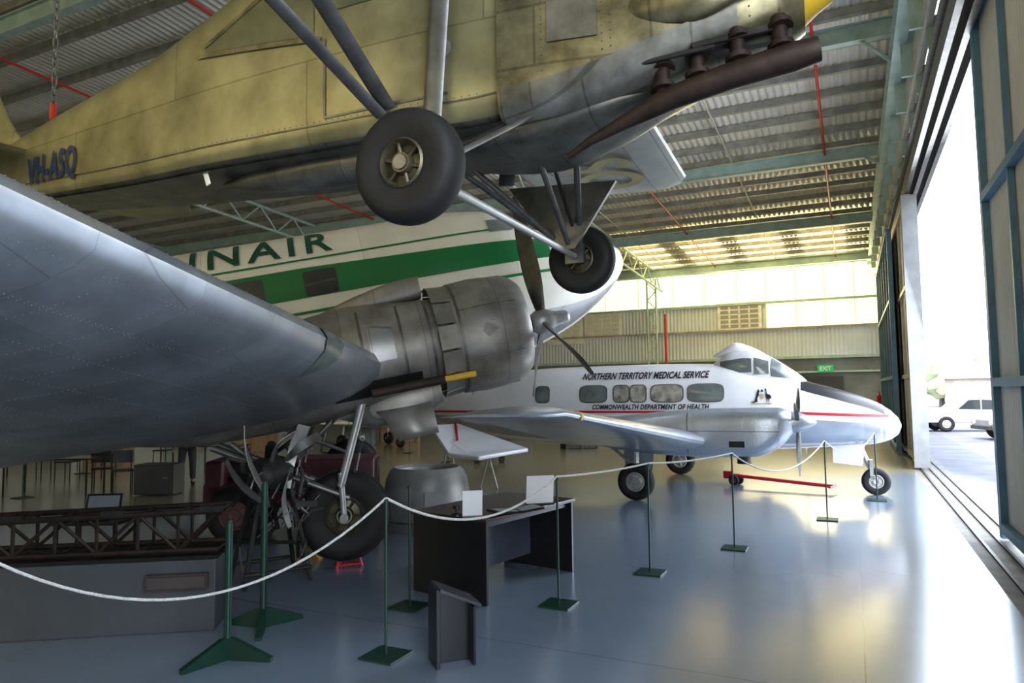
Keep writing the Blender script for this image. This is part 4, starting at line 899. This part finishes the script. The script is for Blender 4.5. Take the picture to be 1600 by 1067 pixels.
for (hx,hy,hz) in((.22,-.2,.86),(-.26,-.07,.82)):
    for i in range(4): B().sweep([(hx+(i-1.5)*.019,hy,hz-.03),(hx+(i-1.5)*.02,hy-.01,hz-.08),(hx+(i-1.5)*.02,hy-.03,hz-.11+abs(i-1.3)*.008)],[.009,.008,.006],6).obj('finger',skin,pr)
    B().sweep([(hx-.03,hy-.02,hz),(hx-.05,hy-.05,hz-.04),(hx-.045,hy-.06,hz-.07)],[.011,.009,.007],6).obj('thumb',skin,pr)
skinm('shirt',[(0,0,.93),(0,0,1.15),(0,.02,1.38),(.17,0,1.41),(.24,-.02,1.17),(-.17,0,1.41),(-.25,0,1.16)],[(0,1),(1,2),(2,3),(3,4),(2,5),(5,6)],[.15,.14,.155,.085,.075,.085,.075],shirt,pr)
skinm('trousers',[(0,0,.95),(.09,0,.86),(.11,-.03,.5),(.12,0,.1),(-.09,0,.86),(-.12,.04,.5),(-.13,.12,.12)],[(0,1),(1,2),(2,3),(0,4),(4,5),(5,6)],[.13,.11,.08,.065,.11,.08,.065],trou,pr)
for x_,y_ in((.12,0),(-.13,.12)): Hull([(-.14,.02,0,.03,2),(-.05,.05,0,.09,2),(.06,.05,0,.1,2),(.12,.03,0,.07,2)],n=2.2).mesh('shoe',black,pr,st=8,N=16).matrix_local=Matrix.Translation((x_,y_-.05,0))@Matrix.Rotation(math.pi/2,4,'Z')
bm=bmesh.new(); bmesh.ops.create_uvsphere(bm,u_segments=20,v_segments=12,radius=1,matrix=Matrix.Translation((0,.01,1.70))@Matrix.Diagonal((.098,.112,.09,1)))
me=bpy.data.meshes.new('hair'); bm.to_mesh(me);bm.free(); me.materials.append(hair); o=bpy.data.objects.new('hair',me);COL.objects.link(o);o.parent=pr
B().sweep([(0,-.11,1.66),(0,-.135,1.635),(0,-.115,1.625)],[.01,.014,.01],8).obj('nose',skin,pr)

a_=G(1142,757);b_=G(1302,770);a_.z=b_.z=0; ang3=math.atan2((b_-a_).y,(b_-a_).x);L3=(b_-a_).length
r=root('tow_bar',TR(a_,ang3),'red aircraft tow bar with small wheels on the floor','tow bar')
B().tube((0,0,.2),(L3,0,.12),.035).flat((-.15,0,.2),(.05,0,.2),.16,.06).tube((L3,-.2,.12),(L3,.2,.12),.02).obj('bar',red,r)
for s in(-.12,.12): wheel(r,(.12,s,.11),.11,.06,(0,1,0))
B().tube((.12,-.12,.11),(.12,.12,.11),.02).tube((.12,0,.11),(.12,0,.2),.02).obj('axle',dsteel,r)
r=root('fire_extinguisher',TR(Vector((1.0,33.6,0)),0),'red fire extinguisher on a floor stand beside the hangar door','fire extinguisher')
B().lathe([(1.2,0),(1.2,.09),(1.65,.09),(1.72,.04),(1.75,.03),(1.76,0)],(0,0,0),(0,0,1),20).obj('cylinder',redp,r); B().box((0,-.04,1.8),(.04,.14,.04)).obj('valve',black,r)
B().tube((0,.1,0),(0,.1,1.7),.02).tube((0,.1,0),(0,.1,.03),.18,n=20).box((0,.05,1.3),(.1,.12,.03)).obj('stand',redp,r)

# ================= LIGHT =================
w=bpy.data.worlds.new('world'); S.world=w; w.use_nodes=True; bg=w.node_tree.nodes['Background']
sky=w.node_tree.nodes.new('ShaderNodeTexSky'); sky.sky_type='NISHITA'; sky.sun_elevation=math.radians(50); sky.sun_rotation=math.radians(200); sky.sun_disc=False; sky.dust_density=3
mx=w.node_tree.nodes.new('ShaderNodeMix'); mx.data_type='RGBA'; mx.inputs[0].default_value=.6; mx.inputs[7].default_value=(1,.98,.95,1)
w.node_tree.links.new(sky.outputs['Color'],mx.inputs[6]); w.node_tree.links.new(mx.outputs[2],bg.inputs['Color']); bg.inputs['Strength'].default_value=2.6
def area(name,loc,tgt,sx,sy,pw,col):
    l=bpy.data.lights.new(name,'AREA'); l.shape='RECTANGLE'; l.size=sx; l.size_y=sy; l.energy=pw; l.color=col
    o=bpy.data.objects.new(name,l); COL.objects.link(o); o.location=loc; o.rotation_euler=(Vector(tgt)-Vector(loc)).to_track_quat('-Z','Y').to_euler(); return o
area('door_daylight',(2.6,15.5,3.6),(-8,13,1.5),8.5,6,850,(.90,.95,1))
area('warm_end_light',(-2,39.2,7),(-3,15,1),9,3,650,(1,.86,.50))
area('rear_fill',(3.0,.3,3.5),(-8,5,2.5),5,6,230,(.92,.96,1))  # added fill lamp at the unseen door gap, lifts hanging aircraft and floor
area('warm_rear_light',(-7,-9,6.5),(-1,5,4),12,5,260,(1,.84,.52))
sun=bpy.data.lights.new('sun','SUN'); sun.energy=2.0; sun.angle=.01; so=bpy.data.objects.new('sun',sun); COL.objects.link(so); so.rotation_euler=(math.radians(25),math.radians(-8),0)
S.view_settings.view_transform='Standard'; S.view_settings.look='None'; S.view_settings.exposure=.2; S.view_settings.gamma=.92
